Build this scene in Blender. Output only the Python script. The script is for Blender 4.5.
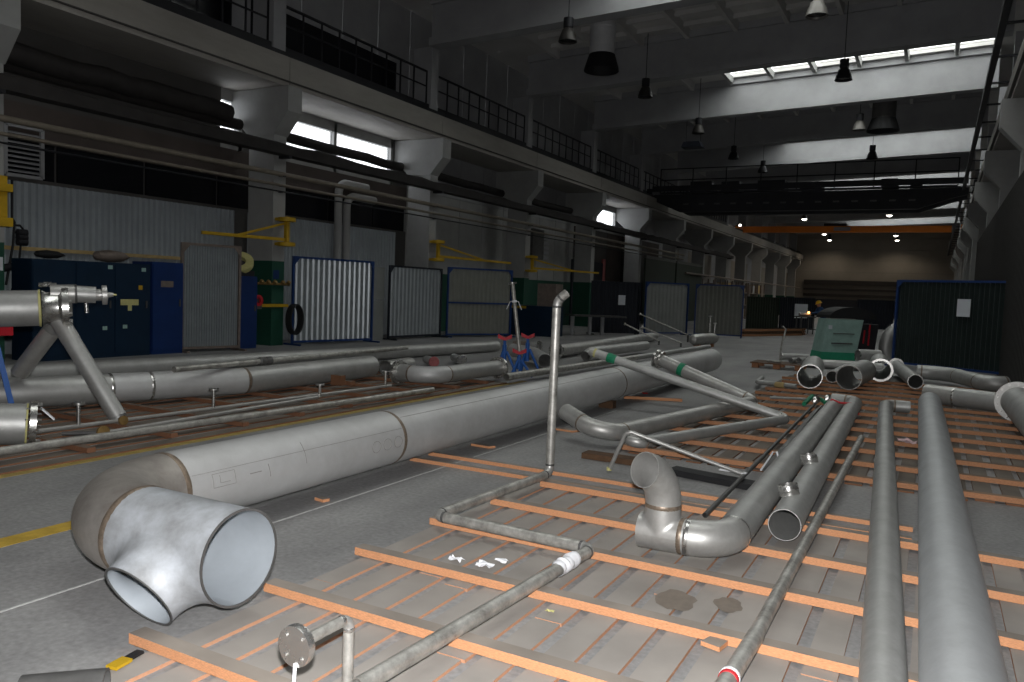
import bpy, bmesh, math, random
import numpy as np
from mathutils import Vector, Matrix
random.seed(7)
rng = random.Random(11)
scene = bpy.context.scene
COL = scene.collection
for o in list(bpy.data.objects):
    bpy.data.objects.remove(o)

# ------------------------------------------------------------------ camera
F = 784.0
CX, CY = 512.0, 341.0
CAMH = 1.5
VP1 = (936.0, 306.0)      # vanishing point of the hall's long axis (+Y)
VP2 = (-938.0, 235.0)     # vanishing point of the cross axis (-X)
_d1 = np.array([VP1[0] - CX, VP1[1] - CY, F]); _d1 /= np.linalg.norm(_d1)
_d2 = -np.array([VP2[0] - CX, VP2[1] - CY, F]); _d2 /= np.linalg.norm(_d2)
_d2 -= _d1 * (_d1 @ _d2); _d2 /= np.linalg.norm(_d2)
_up = np.cross(_d1, _d2)
if _up[1] > 0:
    _up = -_up
RW = np.array([_d2, _d1, _up])     # world = RW @ camera (x right, y down, z forward)
cam_data = bpy.data.cameras.new('camera')
cam_data.sensor_width = 36.0
cam_data.lens = F / 1024.0 * 36.0
cam_data.clip_start = 0.05
cam_data.clip_end = 400
cam = bpy.data.objects.new('camera', cam_data)
COL.objects.link(cam)
right, upv, back = RW[:, 0], -RW[:, 1], -RW[:, 2]
cam.matrix_world = Matrix(((right[0], upv[0], back[0], 0), (right[1], upv[1], back[1], 0),
                           (right[2], upv[2], back[2], CAMH), (0, 0, 0, 1)))
scene.camera = cam

# ------------------------------------------------------------------ world, lights, exposure
scene.view_settings.view_transform = 'Standard'
scene.view_settings.look = 'None'
scene.view_settings.gamma = 1.0
scene.view_settings.use_curve_mapping = False
scene.view_settings.exposure = 0.38
SKY = 9.5
FLASH = 800.0
world = bpy.data.worlds.new('overcast_sky')
scene.world = world
world.use_nodes = True
bg = world.node_tree.nodes['Background']
bg.inputs[0].default_value = (0.93, 0.97, 1.03, 1)
bg.inputs[1].default_value = SKY
# the photographer's flash: a small lamp just above the lens, the main light of the photograph
fl_data = bpy.data.lights.new('camera_flash', 'SPOT')
fl_data.energy = FLASH
fl_data.spot_size = math.radians(104)
fl_data.spot_blend = 0.55
fl_data.shadow_soft_size = 0.03
fl_data.color = (1.0, 1.0, 1.0)
flash = bpy.data.objects.new('camera_flash', fl_data)
COL.objects.link(flash)
_m = cam.matrix_world.copy()
_m.translation = Vector((0.0, 0.0, CAMH)) + Vector(upv) * 0.13 - Vector(back) * 0.03
flash.matrix_world = _m


def portal(x0, x1, y0, y1, z):
    """light portal that guides sampling of the sky through a skylight opening"""
    d = bpy.data.lights.new('skylight_portal', 'AREA')
    d.shape = 'RECTANGLE'; d.size = x1 - x0; d.size_y = y1 - y0
    d.cycles.is_portal = True
    o = bpy.data.objects.new('skylight_portal', d); COL.objects.link(o)
    o.location = ((x0 + x1) / 2, (y0 + y1) / 2, z)


# ------------------------------------------------------------------ pixel helpers (direction only; depth comes from what a thing touches)
def ray(px, py):
    return RW @ np.array([px - CX, py - CY, F])


def fl(px, py, z=0.0):
    r = ray(px, py); t = (z - CAMH) / r[2]
    return Vector((r[0] * t, r[1] * t, z))


def at_x(px, py, X):
    r = ray(px, py); t = X / r[0]
    return Vector((X, r[1] * t, CAMH + r[2] * t))


def at_y(px, py, Y):
    r = ray(px, py); t = Y / r[1]
    return Vector((r[0] * t, Y, CAMH + r[2] * t))


def d_perp(px, px0, d0):
    """depth along a line square to the sight line at px0"""
    a, b = (px - CX) / F, (px0 - CX) / F
    return d0 * (1 + b * b) / (1 + a * b)


def at_d(px, py, depth):
    r = ray(px, py) / F * depth
    return Vector((r[0], r[1], CAMH + r[2]))


# ------------------------------------------------------------------ materials
def srgb(r, g, b):
    def f(c):
        c /= 255.0
        return c / 12.92 if c <= 0.04045 else ((c + 0.055) / 1.055) ** 2.4
    return (f(r), f(g), f(b))


MATS = {}


def mat(name, col, rough=0.6, metal=0.0, vary=0.15, scale=6.0, bump=0.0, bscale=40.0, stretch=None, col2=None, spec=0.4):
    m = bpy.data.materials.new(name); m.use_nodes = True
    nt = m.node_tree; N = nt.nodes; L = nt.links
    p = N['Principled BSDF']
    p.inputs['Roughness'].default_value = rough
    p.inputs['Metallic'].default_value = metal
    p.inputs['Specular IOR Level'].default_value = spec
    tc = N.new('ShaderNodeTexCoord'); mp = N.new('ShaderNodeMapping')
    L.new(tc.outputs['Object'], mp.inputs[0])
    if stretch:
        mp.inputs['Scale'].default_value = stretch
    nz = N.new('ShaderNodeTexNoise'); nz.inputs['Scale'].default_value = scale; nz.inputs['Detail'].default_value = 6
    nz.inputs['Roughness'].default_value = 0.65
    L.new(mp.outputs[0], nz.inputs['Vector'])
    cr = N.new('ShaderNodeValToRGB')
    a = [max(0, c * (1 - vary)) for c in col]
    b = [min(1, c * (1 + vary)) for c in (col2 or col)]
    cr.color_ramp.elements[0].position = 0.32; cr.color_ramp.elements[1].position = 0.68
    cr.color_ramp.elements[0].color = (*a, 1); cr.color_ramp.elements[1].color = (*b, 1)
    L.new(nz.outputs['Fac'], cr.inputs[0]); L.new(cr.outputs[0], p.inputs['Base Color'])
    if bump:
        n2 = N.new('ShaderNodeTexNoise'); n2.inputs['Scale'].default_value = bscale; n2.inputs['Detail'].default_value = 4
        L.new(mp.outputs[0], n2.inputs['Vector'])
        bp = N.new('ShaderNodeBump'); bp.inputs['Strength'].default_value = bump; bp.inputs['Distance'].default_value = 0.01
        L.new(n2.outputs['Fac'], bp.inputs['Height']); L.new(bp.outputs[0], p.inputs['Normal'])
    MATS[name] = m
    return m


def dusty(name, side, top, grain=(1, 1, 1), vary=0.25):
    """timber whose upward faces lie under grey dust while the sides stay raw orange wood"""
    m = bpy.data.materials.new(name); m.use_nodes = True
    nt = m.node_tree; N = nt.nodes; L = nt.links
    p = N['Principled BSDF']; p.inputs['Roughness'].default_value = 0.8
    p.inputs['Specular IOR Level'].default_value = 0.2
    tc = N.new('ShaderNodeTexCoord'); mp = N.new('ShaderNodeMapping'); mp.inputs['Scale'].default_value = grain
    L.new(tc.outputs['Object'], mp.inputs[0])
    nz = N.new('ShaderNodeTexNoise'); nz.inputs['Scale'].default_value = 9; nz.inputs['Detail'].default_value = 7
    L.new(mp.outputs[0], nz.inputs['Vector'])
    n2 = N.new('ShaderNodeTexNoise'); n2.inputs['Scale'].default_value = 2.3; n2.inputs['Detail'].default_value = 5
    L.new(tc.outputs['Object'], n2.inputs['Vector'])

    def ramp(c):
        r = N.new('ShaderNodeValToRGB')
        r.color_ramp.elements[0].position = 0.3; r.color_ramp.elements[1].position = 0.7
        r.color_ramp.elements[0].color = (*[x * (1 - vary) for x in c], 1)
        r.color_ramp.elements[1].color = (*[min(1, x * (1 + vary)) for x in c], 1)
        return r
    rs, rt = ramp(side), ramp(top)
    L.new(nz.outputs['Fac'], rs.inputs[0]); L.new(n2.outputs['Fac'], rt.inputs[0])
    ge = N.new('ShaderNodeNewGeometry'); sx = N.new('ShaderNodeSeparateXYZ')
    L.new(ge.outputs['Normal'], sx.inputs[0])
    ss = N.new('ShaderNodeMapRange'); ss.inputs[1].default_value = 0.5; ss.inputs[2].default_value = 0.9
    L.new(sx.outputs['Z'], ss.inputs[0])
    mx = N.new('ShaderNodeMix'); mx.data_type = 'RGBA'
    L.new(ss.outputs[0], mx.inputs['Factor']); L.new(rs.outputs[0], mx.inputs['A']); L.new(rt.outputs[0], mx.inputs['B'])
    L.new(mx.outputs['Result'], p.inputs['Base Color'])
    MATS[name] = m
    return m


def steel(name, col, rough=0.45, metal=0.75, dirt=(118, 112, 104), amt=0.35, scale=4.0, fine=26.0):
    """pickled steel: cloudy matt bloom, fine handling marks, uneven gloss"""
    m = bpy.data.materials.new(name); m.use_nodes = True
    nt = m.node_tree; N = nt.nodes; L = nt.links
    p = N['Principled BSDF']; p.inputs['Metallic'].default_value = metal
    tc = N.new('ShaderNodeTexCoord')
    a = N.new('ShaderNodeTexNoise'); a.inputs['Scale'].default_value = scale; a.inputs['Detail'].default_value = 7; a.inputs['Roughness'].default_value = 0.62
    mp = N.new('ShaderNodeMapping'); mp.inputs['Scale'].default_value = (1.0, 0.8, 1.0)
    L.new(tc.outputs['Object'], mp.inputs[0]); L.new(mp.outputs[0], a.inputs['Vector'])
    b = N.new('ShaderNodeTexNoise'); b.inputs['Scale'].default_value = fine; b.inputs['Detail'].default_value = 5; b.inputs['Roughness'].default_value = 0.7
    L.new(tc.outputs['Object'], b.inputs['Vector'])
    r1 = N.new('ShaderNodeMapRange'); r1.inputs[1].default_value = 0.35; r1.inputs[2].default_value = 0.72
    L.new(a.outputs['Fac'], r1.inputs[0])
    r2 = N.new('ShaderNodeMapRange'); r2.inputs[1].default_value = 0.3; r2.inputs[2].default_value = 0.75; r2.inputs[3].default_value = 0.0; r2.inputs[4].default_value = 0.5
    L.new(b.outputs['Fac'], r2.inputs[0])
    ad = N.new('ShaderNodeMath'); ad.operation = 'ADD'; L.new(r1.outputs[0], ad.inputs[0]); L.new(r2.outputs[0], ad.inputs[1])
    sc_ = N.new('ShaderNodeMath'); sc_.operation = 'MULTIPLY'; sc_.inputs[1].default_value = amt; L.new(ad.outputs[0], sc_.inputs[0])
    mx = N.new('ShaderNodeMix'); mx.data_type = 'RGBA'
    mx.inputs['A'].default_value = (*col, 1); mx.inputs['B'].default_value = (*srgb(*dirt), 1)
    L.new(sc_.outputs[0], mx.inputs['Factor']); L.new(mx.outputs['Result'], p.inputs['Base Color'])
    rr = N.new('ShaderNodeMapRange'); rr.inputs[3].default_value = rough - 0.07; rr.inputs[4].default_value = rough + 0.14
    L.new(a.outputs['Fac'], rr.inputs[0]); L.new(rr.outputs[0], p.inputs['Roughness'])
    bp = N.new('ShaderNodeBump'); bp.inputs['Strength'].default_value = 0.04; bp.inputs['Distance'].default_value = 0.01
    L.new(b.outputs['Fac'], bp.inputs['Height']); L.new(bp.outputs[0], p.inputs['Normal'])
    MATS[name] = m
    return m


def glass(name, tint=(0.9, 0.93, 0.92), gloss=0.08):
    m = bpy.data.materials.new(name); m.use_nodes = True
    nt = m.node_tree; N = nt.nodes; L = nt.links
    N.remove(N['Principled BSDF'])
    t = N.new('ShaderNodeBsdfTransparent'); t.inputs[0].default_value = (*tint, 1)
    g = N.new('ShaderNodeBsdfGlossy'); g.inputs['Roughness'].default_value = 0.1
    mx = N.new('ShaderNodeMixShader'); mx.inputs[0].default_value = gloss
    L.new(t.outputs[0], mx.inputs[1]); L.new(g.outputs[0], mx.inputs[2])
    L.new(mx.outputs[0], N['Material Output'].inputs[0])
    MATS[name] = m
    return m


def emit(name, col, s):
    m = bpy.data.materials.new(name); m.use_nodes = True
    p = m.node_tree.nodes['Principled BSDF']
    p.inputs['Base Color'].default_value = (*col, 1)
    p.inputs['Emission Color'].default_value = (*col, 1); p.inputs['Emission Strength'].default_value = s
    MATS[name] = m
    return m


# floor: worn grey concrete with stains
def concrete_floor():
    m = bpy.data.materials.new('concrete_floor'); m.use_nodes = True
    nt = m.node_tree; N = nt.nodes; L = nt.links
    p = N['Principled BSDF']; p.inputs['Roughness'].default_value = 0.62; p.inputs['Specular IOR Level'].default_value = 0.3
    tc = N.new('ShaderNodeTexCoord')
    a = N.new('ShaderNodeTexNoise'); a.inputs['Scale'].default_value = 0.8; a.inputs['Detail'].default_value = 8; a.inputs['Roughness'].default_value = 0.7
    mp = N.new('ShaderNodeMapping'); mp.inputs['Scale'].default_value = (1.6, 0.7, 1)
    L.new(tc.outputs['Object'], mp.inputs[0]); L.new(mp.outputs[0], a.inputs['Vector'])
    cr = N.new('ShaderNodeValToRGB')
    cr.color_ramp.elements[0].position = 0.3; cr.color_ramp.elements[1].position = 0.72
    cr.color_ramp.elements[0].color = (*srgb(122, 121, 121), 1); cr.color_ramp.elements[1].color = (*srgb(156, 155, 154), 1)
    L.new(a.outputs['Fac'], cr.inputs[0])
    b = N.new('ShaderNodeTexNoise'); b.inputs['Scale'].default_value = 35; b.inputs['Detail'].default_value = 5
    L.new(tc.outputs['Object'], b.inputs['Vector'])
    mx = N.new('ShaderNodeMix'); mx.data_type = 'RGBA'; mx.blend_type = 'OVERLAY'; mx.inputs['Factor'].default_value = 0.4
    L.new(cr.outputs[0], mx.inputs['A']); L.new(b.outputs['Fac'], mx.inputs['B'])
    L.new(mx.outputs['Result'], p.inputs['Base Color'])
    bp = N.new('ShaderNodeBump'); bp.inputs['Strength'].default_value = 0.15; bp.inputs['Distance'].default_value = 0.01
    L.new(b.outputs['Fac'], bp.inputs['Height']); L.new(bp.outputs[0], p.inputs['Normal'])
    MATS['concrete_floor'] = m


concrete_floor()
steel('steel_pale', srgb(200, 200, 200), 0.5, 0.45, (136, 133, 128), 0.28, 3.0, 16)
steel('steel_cool', srgb(196, 198, 200), 0.5, 0.6, (120, 120, 118), 0.22, 5.0, 30)
steel('steel_matt', srgb(188, 188, 186), 0.46, 0.6, (108, 104, 99), 0.28, 5.0, 28)
steel('steel_elbow', srgb(194, 193, 190), 0.4, 0.62, (104, 97, 90), 0.3, 6.0, 30)
steel('big_elbow', srgb(190, 184, 178), 0.45, 0.65, (112, 102, 94), 0.5, 3.0, 20)
steel('steel_bright', srgb(214, 213, 210), 0.24, 0.92, (130, 124, 116), 0.3, 9.0, 40)
mat('steel_inner', srgb(160, 166, 172), 0.5, 0.1, 0.08, 4.0)
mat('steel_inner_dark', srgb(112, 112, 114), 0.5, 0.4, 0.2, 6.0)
steel('steel_galv', srgb(204, 202, 196), 0.42, 0.6, (96, 92, 86), 0.6, 12.0, 45)
mat('steel_dark', srgb(92, 91, 90), 0.45, 0.35, 0.2, 8.0)
mat('steel_brown', srgb(128, 116, 108), 0.5, 0.3, 0.2, 8.0)
mat('weld', srgb(128, 114, 100), 0.45, 0.5, 0.35, 30.0)
mat('marker', srgb(134, 131, 128), 0.8, 0, 0.1, 8)
dusty('batten_wood', srgb(198, 142, 104), srgb(142, 133, 124), (8, 60, 60))
dusty('board_wood', srgb(182, 136, 108), srgb(152, 146, 140), (60, 6, 60), 0.16)
dusty('batten_old', srgb(172, 124, 92), srgb(134, 112, 94), (6, 40, 40))
dusty('batten_brown', srgb(128, 90, 68), srgb(116, 100, 88), (6, 40, 40))
dusty('board_old', srgb(120, 84, 62), srgb(112, 104, 96), (40, 6, 40), 0.25)
mat('yellow_paint', srgb(186, 154, 62), 0.6, 0, 0.22, 9)
mat('yellow_faded', srgb(166, 143, 78), 0.6, 0, 0.25, 9)
mat('chalk', srgb(188, 188, 186), 0.8, 0, 0.15, 30)
mat('concrete_white', srgb(150, 150, 148), 0.8, 0, 0.12, 1.2, 0.1, 25)
mat('concrete_beam', srgb(150, 146, 140), 0.8, 0, 0.15, 1.0, 0.1, 20, stretch=(1, 0.4, 2))
mat('concrete_grey', srgb(152, 152, 154), 0.85, 0, 0.12, 0.8, 0.08, 18)
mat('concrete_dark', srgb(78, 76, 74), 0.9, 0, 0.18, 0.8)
mat('ceiling_paint', srgb(186, 184, 182), 0.85, 0, 0.12, 0.7)
mat('corrugated_white', srgb(152, 158, 162), 0.5, 0.1, 0.08, 2.0)
mat('corrugated_zinc', srgb(158, 164, 168), 0.35, 0.5, 0.1, 3.0)
mat('corrugated_beige', srgb(124, 125, 118), 0.55, 0.1, 0.08, 3.0)
mat('wall_sheet_dark', srgb(40, 38, 36), 0.6, 0.1, 0.12, 2.0)
mat('corrugated_green', srgb(34, 44, 42), 0.5, 0.1, 0.12, 3.0)
mat('curtain_grey', srgb(128, 130, 128), 0.7, 0, 0.1, 2.0)
mat('panel_dark_green', srgb(46, 54, 44), 0.6, 0, 0.15, 1.5)
mat('panel_navy', srgb(26, 30, 40), 0.6, 0, 0.1, 2.0)
mat('green_dado', srgb(28, 74, 58), 0.6, 0, 0.12, 2.0)
mat('frame_blue', srgb(30, 58, 110), 0.45, 0.1, 0.12, 6)
mat('cabinet_teal', srgb(14, 38, 60), 0.45, 0.1, 0.12, 3)
mat('cabinet_blue', srgb(18, 46, 98), 0.45, 0.1, 0.12, 3)
mat('stand_blue', srgb(40, 92, 166), 0.45, 0.1, 0.12, 8)
mat('stand_red', srgb(178, 30, 42), 0.5, 0.1, 0.12, 8)
mat('jib_yellow', srgb(186, 150, 30), 0.5, 0.1, 0.12, 6)
mat('crane_orange', srgb(226, 124, 30), 0.5, 0.1, 0.06, 2)
mat('crane_dark', srgb(44, 44, 48), 0.6, 0.2, 0.15, 2)
mat('railing_dark', srgb(36, 36, 40), 0.6, 0.3, 0.1, 4)
mat('tray_dark', srgb(46, 43, 42), 0.8, 0.1, 0.3, 3)
mat('service_pipe', srgb(118, 110, 98), 0.6, 0.1, 0.15, 5)
mat('duct_zinc', srgb(196, 196, 198), 0.6, 0.1, 0.1, 3)
mat('black_rubber', srgb(26, 26, 28), 0.7, 0, 0.2, 10)
mat('lamp_alu', srgb(58, 55, 53), 0.5, 0.3, 0.1, 6)
mat('lamp_pale', srgb(104, 101, 97), 0.4, 0.2, 0.06, 6)
mat('machine_green', srgb(150, 180, 172), 0.55, 0.1, 0.12, 5)
mat('machine_green_deep', srgb(50, 150, 116), 0.5, 0.1, 0.12, 5)
mat('paper', srgb(206, 210, 216), 0.8, 0, 0.03, 5)
mat('plastic_white', srgb(232, 232, 236), 0.6, 0, 0.05, 20)
mat('strap_green', srgb(24, 130, 92), 0.5, 0, 0.15, 20)
mat('tape_red', srgb(196, 40, 48), 0.5, 0, 0.15, 20)
mat('tape_yellow', srgb(196, 190, 128), 0.6, 0, 0.1, 20)
mat('wood_rail', srgb(176, 152, 104), 0.7, 0, 0.15, 5)
mat('window_dark', srgb(16, 17, 22), 0.25, 0, 0.2, 1)
mat('wall_brown', srgb(74, 66, 62), 0.85, 0, 0.2, 1)
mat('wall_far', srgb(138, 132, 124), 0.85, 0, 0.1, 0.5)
mat('brass', srgb(150, 122, 76), 0.4, 0.6, 0.15, 20)
mat('cloth_blue', srgb(44, 80, 128), 0.8, 0, 0.1, 8)
mat('skin_tone', srgb(190, 140, 112), 0.6, 0, 0.04, 8)
mat('helmet_yellow', srgb(240, 190, 30), 0.4, 0, 0.05, 8)
mat('oil_stain', srgb(120, 110, 100), 0.7, 0, 0.1, 20)
mat('cloth_pink', srgb(196, 168, 170), 0.8, 0, 0.2, 30)
mat('bark_wood', srgb(84, 62, 44), 0.9, 0, 0.3, 10, 0.4, 30)
mat('rust_red', srgb(166, 96, 96), 0.7, 0, 0.2, 10)
glass('roof_glass', (0.62, 0.62, 0.59))
glass('clear_glass', (0.5, 0.5, 0.5))
emit('lamp_glow', (1.0, 0.93, 0.82), 7.0)
emit('spark', (1.0, 0.42, 0.12), 5.0)


# ------------------------------------------------------------------ mesh builder
ORIG = {}


def worigin(o):
    return ORIG.get(o.name, Vector((0, 0, 0)))


class MB:
    def __init__(s):
        s.v = []; s.f = []; s.fm = []

    def box(s, lo, hi):
        b = len(s.v)
        for z in (lo[2], hi[2]):
            s.v += [(lo[0], lo[1], z), (hi[0], lo[1], z), (hi[0], hi[1], z), (lo[0], hi[1], z)]
        s.f += [tuple(b + i for i in q) for q in ((3, 2, 1, 0), (4, 5, 6, 7), (0, 1, 5, 4), (1, 2, 6, 5), (2, 3, 7, 6), (3, 0, 4, 7))]
        return s

    def bar(s, a, b, w, h, up=(0, 0, 1)):
        """rectangular bar from a to b, w wide, h along up"""
        a, b = Vector(a), Vector(b); d = (b - a).normalized(); u = Vector(up)
        sd = d.cross(u)
        if sd.length < 1e-5:
            sd = d.cross(Vector((1, 0, 0)))
        sd.normalize(); u = sd.cross(d).normalized()
        k = len(s.v)
        for p in (a, b):
            for i, j in ((-1, -1), (1, -1), (1, 1), (-1, 1)):
                s.v.append(tuple(p + sd * (w / 2 * i) + u * (h / 2 * j)))
        s.f += [tuple(k + i for i in q) for q in ((3, 2, 1, 0), (4, 5, 6, 7), (0, 1, 5, 4), (1, 2, 6, 5), (2, 3, 7, 6), (3, 0, 4, 7))]
        return s

    def tube(s, pts, r, n=20, ri=None, cap=True):
        pts = [Vector(p) for p in pts]
        m = len(pts)
        tang = []
        for i in range(m):
            t = (pts[min(i + 1, m - 1)] - pts[max(i - 1, 0)])
            tang.append(t.normalized())
        ref = Vector((0, 0, 1)) if abs(tang[0].z) < 0.9 else Vector((1, 0, 0))
        u = tang[0].cross(ref).normalized()
        rad = r if isinstance(r, (list, tuple)) else [r] * m
        rings = []
        for i in range(m):
            t = tang[i]
            u = (u - t * u.dot(t)).normalized(); w = t.cross(u)
            rings.append((pts[i], u.copy(), w))

        def ring(i, rr):
            p, u, w = rings[i]; b = len(s.v)
            for k in range(n):
                a = 2 * math.pi * k / n
                s.v.append(tuple(p + u * (rr * math.cos(a)) + w * (rr * math.sin(a))))
            return b
        outer = [ring(i, rad[i]) for i in range(m)]
        for i in range(m - 1):
            for k in range(n):
                k2 = (k + 1) % n
                s.f.append((outer[i] + k, outer[i] + k2, outer[i + 1] + k2, outer[i + 1] + k))
        if ri is not None:
            rin = ri if isinstance(ri, (list, tuple)) else [ri] * m
            inner = [ring(i, rin[i]) for i in range(m)]
            for i in range(m - 1):
                for k in range(n):
                    k2 = (k + 1) % n
                    s.f.append((inner[i] + k2, inner[i] + k, inner[i + 1] + k, inner[i + 1] + k2))
            for k in range(n):
                k2 = (k + 1) % n
                s.f.append((outer[0] + k2, outer[0] + k, inner[0] + k, inner[0] + k2))
                s.f.append((outer[-1] + k, outer[-1] + k2, inner[-1] + k2, inner[-1] + k))
        elif cap:
            s.f.append(tuple(outer[0] + k for k in range(n - 1, -1, -1)))
            s.f.append(tuple(outer[-1] + k for k in range(n)))
        return s

    def lathe(s, prof, origin, axis, n=24):
        """profile of (radius, distance along axis) turned about an axis"""
        o = Vector(origin); t = Vector(axis).normalized()
        ref = Vector((0, 0, 1)) if abs(t.z) < 0.9 else Vector((1, 0, 0))
        u = t.cross(ref).normalized(); w = t.cross(u)
        st = []
        for r, h in prof:
            b = len(s.v)
            for k in range(n):
                a = 2 * math.pi * k / n
                s.v.append(tuple(o + t * h + u * (r * math.cos(a)) + w * (r * math.sin(a))))
            st.append(b)
        for i in range(len(st) - 1):
            for k in range(n):
                k2 = (k + 1) % n
                s.f.append((st[i] + k, st[i] + k2, st[i + 1] + k2, st[i + 1] + k))
        return s

    def prism(s, poly, a, b):
        """closed polygon (list of 3D points at position a) extruded by the vector b"""
        k = len(s.v); n = len(poly); bv = Vector(b)
        s.v += [tuple(Vector(p) + Vector(a)) for p in poly]
        s.v += [tuple(Vector(p) + Vector(a) + bv) for p in poly]
        s.f.append(tuple(k + i for i in range(n - 1, -1, -1))); s.f.append(tuple(k + n + i for i in range(n)))
        for i in range(n):
            j = (i + 1) % n
            s.f.append((k + i, k + j, k + n + j, k + n + i))
        return s

    def corr(s, p0, p1, z0, z1, pitch, depth, side=1, shape=(0.3, 0.5, 0.8, 1.0)):
        """trapezoid-corrugated sheet standing between two plan points"""
        a = Vector((p0[0], p0[1], 0)); b = Vector((p1[0], p1[1], 0)); d = b - a; L = d.length; d.normalize()
        nrm = Vector((d.y, -d.x, 0)) * side
        n = max(1, round(L / pitch)); pt = L / n
        prof = []
        for i in range(n):
            x = i * pt
            prof += [(x, 0), (x + shape[0] * pt, 0), (x + shape[1] * pt, depth), (x + shape[2] * pt, depth)]
        prof.append((L, 0))
        k = len(s.v)
        for x, dd in prof:
            q = a + d * x + nrm * dd
            s.v.append((q.x, q.y, z0)); s.v.append((q.x, q.y, z1))
        for i in range(len(prof) - 1):
            s.f.append((k + 2 * i, k + 2 * i + 2, k + 2 * i + 3, k + 2 * i + 1))
        return s

    def build(s, name, m, parent=None, smooth=False, origin=None):
        if parent is not None:
            og = worigin(parent)
        else:
            og = Vector(origin) if origin is not None else Vector((0, 0, 0))
        me = bpy.data.meshes.new(name)
        me.from_pydata([(x - og.x, y - og.y, z - og.z) for x, y, z in s.v], [], s.f)
        me.materials.append(MATS[m] if isinstance(m, str) else m)
        if smooth:
            for p in me.polygons:
                p.use_smooth = len(p.vertices) == 4
            sharp_edges(me)
        o = bpy.data.objects.new(name, me); COL.objects.link(o)
        ORIG[o.name] = og
        if parent is not None:
            o.parent = parent
        else:
            o.location = og
        return o


def sharp_edges(me, ang=0.7):
    try:
        me.set_sharp_from_angle(angle=ang)
    except Exception:
        pass


def thing(name, label, cat, loc=(0, 0, 0), group=None):
    o = bpy.data.objects.new(name, None); COL.objects.link(o)
    o.empty_display_size = 0.1
    o.location = loc; ORIG[o.name] = Vector(loc)
    o['label'] = label; o['category'] = cat
    if group:
        o['group'] = group
    return o


def tag(o, label, cat, group=None):
    o['label'] = label; o['category'] = cat
    if group:
        o['group'] = group
    return o


def struct(o):
    o['kind'] = 'structure'
    return o


def sroot(name, loc=(0, 0, 0)):
    o = bpy.data.objects.new(name, None); COL.objects.link(o); o.location = loc
    ORIG[o.name] = Vector(loc); o['kind'] = 'structure'
    return o


def copy_tree(root, loc, label=None, rotz=0.0):
    r = root.copy(); COL.objects.link(r); r.location = loc; r.rotation_euler = (0, 0, rotz)
    ORIG[r.name] = Vector(loc)
    if label:
        r['label'] = label
    for ch in list(root.children):
        c = ch.copy(); COL.objects.link(c); c.parent = r
        for g in list(ch.children):
            e = g.copy(); COL.objects.link(e); e.parent = c
    return r


# ------------------------------------------------------------------ pipes
def split_run(pts, bend):
    """straight runs and elbow arcs of a polyline with filleted corners"""
    pts = [Vector(p) for p in pts]
    bends = bend if isinstance(bend, (list, tuple)) else [bend] * (len(pts) - 2)
    out = []; start = pts[0]
    for i in range(1, len(pts) - 1):
        p = pts[i]; d1 = (p - pts[i - 1]).normalized(); d2 = (pts[i + 1] - p).normalized()
        ang = d1.angle(d2); R = bends[i - 1]
        t = R * math.tan(ang / 2)
        t = min(t, (p - pts[i - 1]).length * 0.9, (pts[i + 1] - p).length * 0.9)
        R = t / math.tan(ang / 2)
        a = p - d1 * t; b = p + d2 * t
        nrm = (d2 - d1 * d1.dot(d2)).normalized(); c = a + nrm * R
        k = max(5, int(ang / 0.13))
        arc = []
        for j in range(k + 1):
            th = ang * j / k
            arc.append(c - nrm * (R * math.cos(th)) + d1 * (R * math.sin(th)))
        if (a - start).length > 0.012:
            out.append(('pipe_section', [start, a]))
        out.append(('elbow', arc)); start = b
    if (pts[-1] - start).length > 0.012:
        out.append(('pipe_section', [start, pts[-1]]))
    return out


def pipe(root, pts, r, bend=None, m='steel_matt', me='steel_elbow', wall=None, welds=True, n=24, weld_m='weld', ml=None):
    bend = bend if bend is not None else 3 * r
    wall = wall or max(0.003, 0.05 * r)
    segs = split_run(pts, bend)
    for i, (nm, ps) in enumerate(segs):
        MB().tube(ps, r, n, ri=r - wall).build(nm, m if nm == 'pipe_section' else me, root, True)
        if welds and i > 0:
            d = (ps[1] - ps[0]).normalized()
            weld(root, ps[0], d, r, weld_m, n)
    return segs


def weld(root, p, d, r, m='weld', n=24):
    w = 0.07 * r + 0.007; h = 0.012 * r + 0.0015
    MB().lathe([(r * 0.995, -w), (r + h * 0.6, -w * 0.5), (r + h, 0), (r + h * 0.6, w * 0.5), (r * 0.995, w)], p, d, n).build('weld_seam', m, root, True)


def flange(root, p, d, r, R, t, m='steel_bright', holes=8, n=28, bolts=True):
    """ring flange at p with its face looking along d; bolts as sub-parts"""
    p, d = Vector(p), Vector(d).normalized()
    o = MB().lathe([(r, -t), (R, -t), (R * 1.0, 0.0), (r * 1.0, 0.0), (r, -t)], p, d, n).build('flange', m, root, True)
    if bolts:
        ref = Vector((0, 0, 1)) if abs(d.z) < 0.9 else Vector((1, 0, 0))
        u = d.cross(ref).normalized(); w = d.cross(u); rb = (r + R) / 2 * 1.02
        for k in range(holes):
            a = 2 * math.pi * (k + 0.5) / holes
            q = p + u * (rb * math.cos(a)) + w * (rb * math.sin(a))
            MB().tube([q - d * (t * 1.7), q + d * (t * 0.7)], (R - r) * 0.2, 6).build('bolt', 'steel_bright', o)
    return o


def straight(name, label, cat, a, b, r, m='steel_matt', wall=None, n=20, group=None):
    """a plain straight pipe: one mesh, open ends"""
    a, b = Vector(a), Vector(b)
    o = MB().tube([a, b], r, n, ri=r - (wall or max(0.002, 0.07 * r))).build(name, m, None, True, origin=(a.x, a.y, a.z - r))
    return tag(o, label, cat, group)
# ================================================================== SETTING
Y_BACK = 92.0
COLY = [13.47 + 6.27 * k for k in range(-3, 13)]     # column centres along the hall
MIR = lambda x: -12.1 - x                            # right side mirrors the left about the hall's axis


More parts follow.
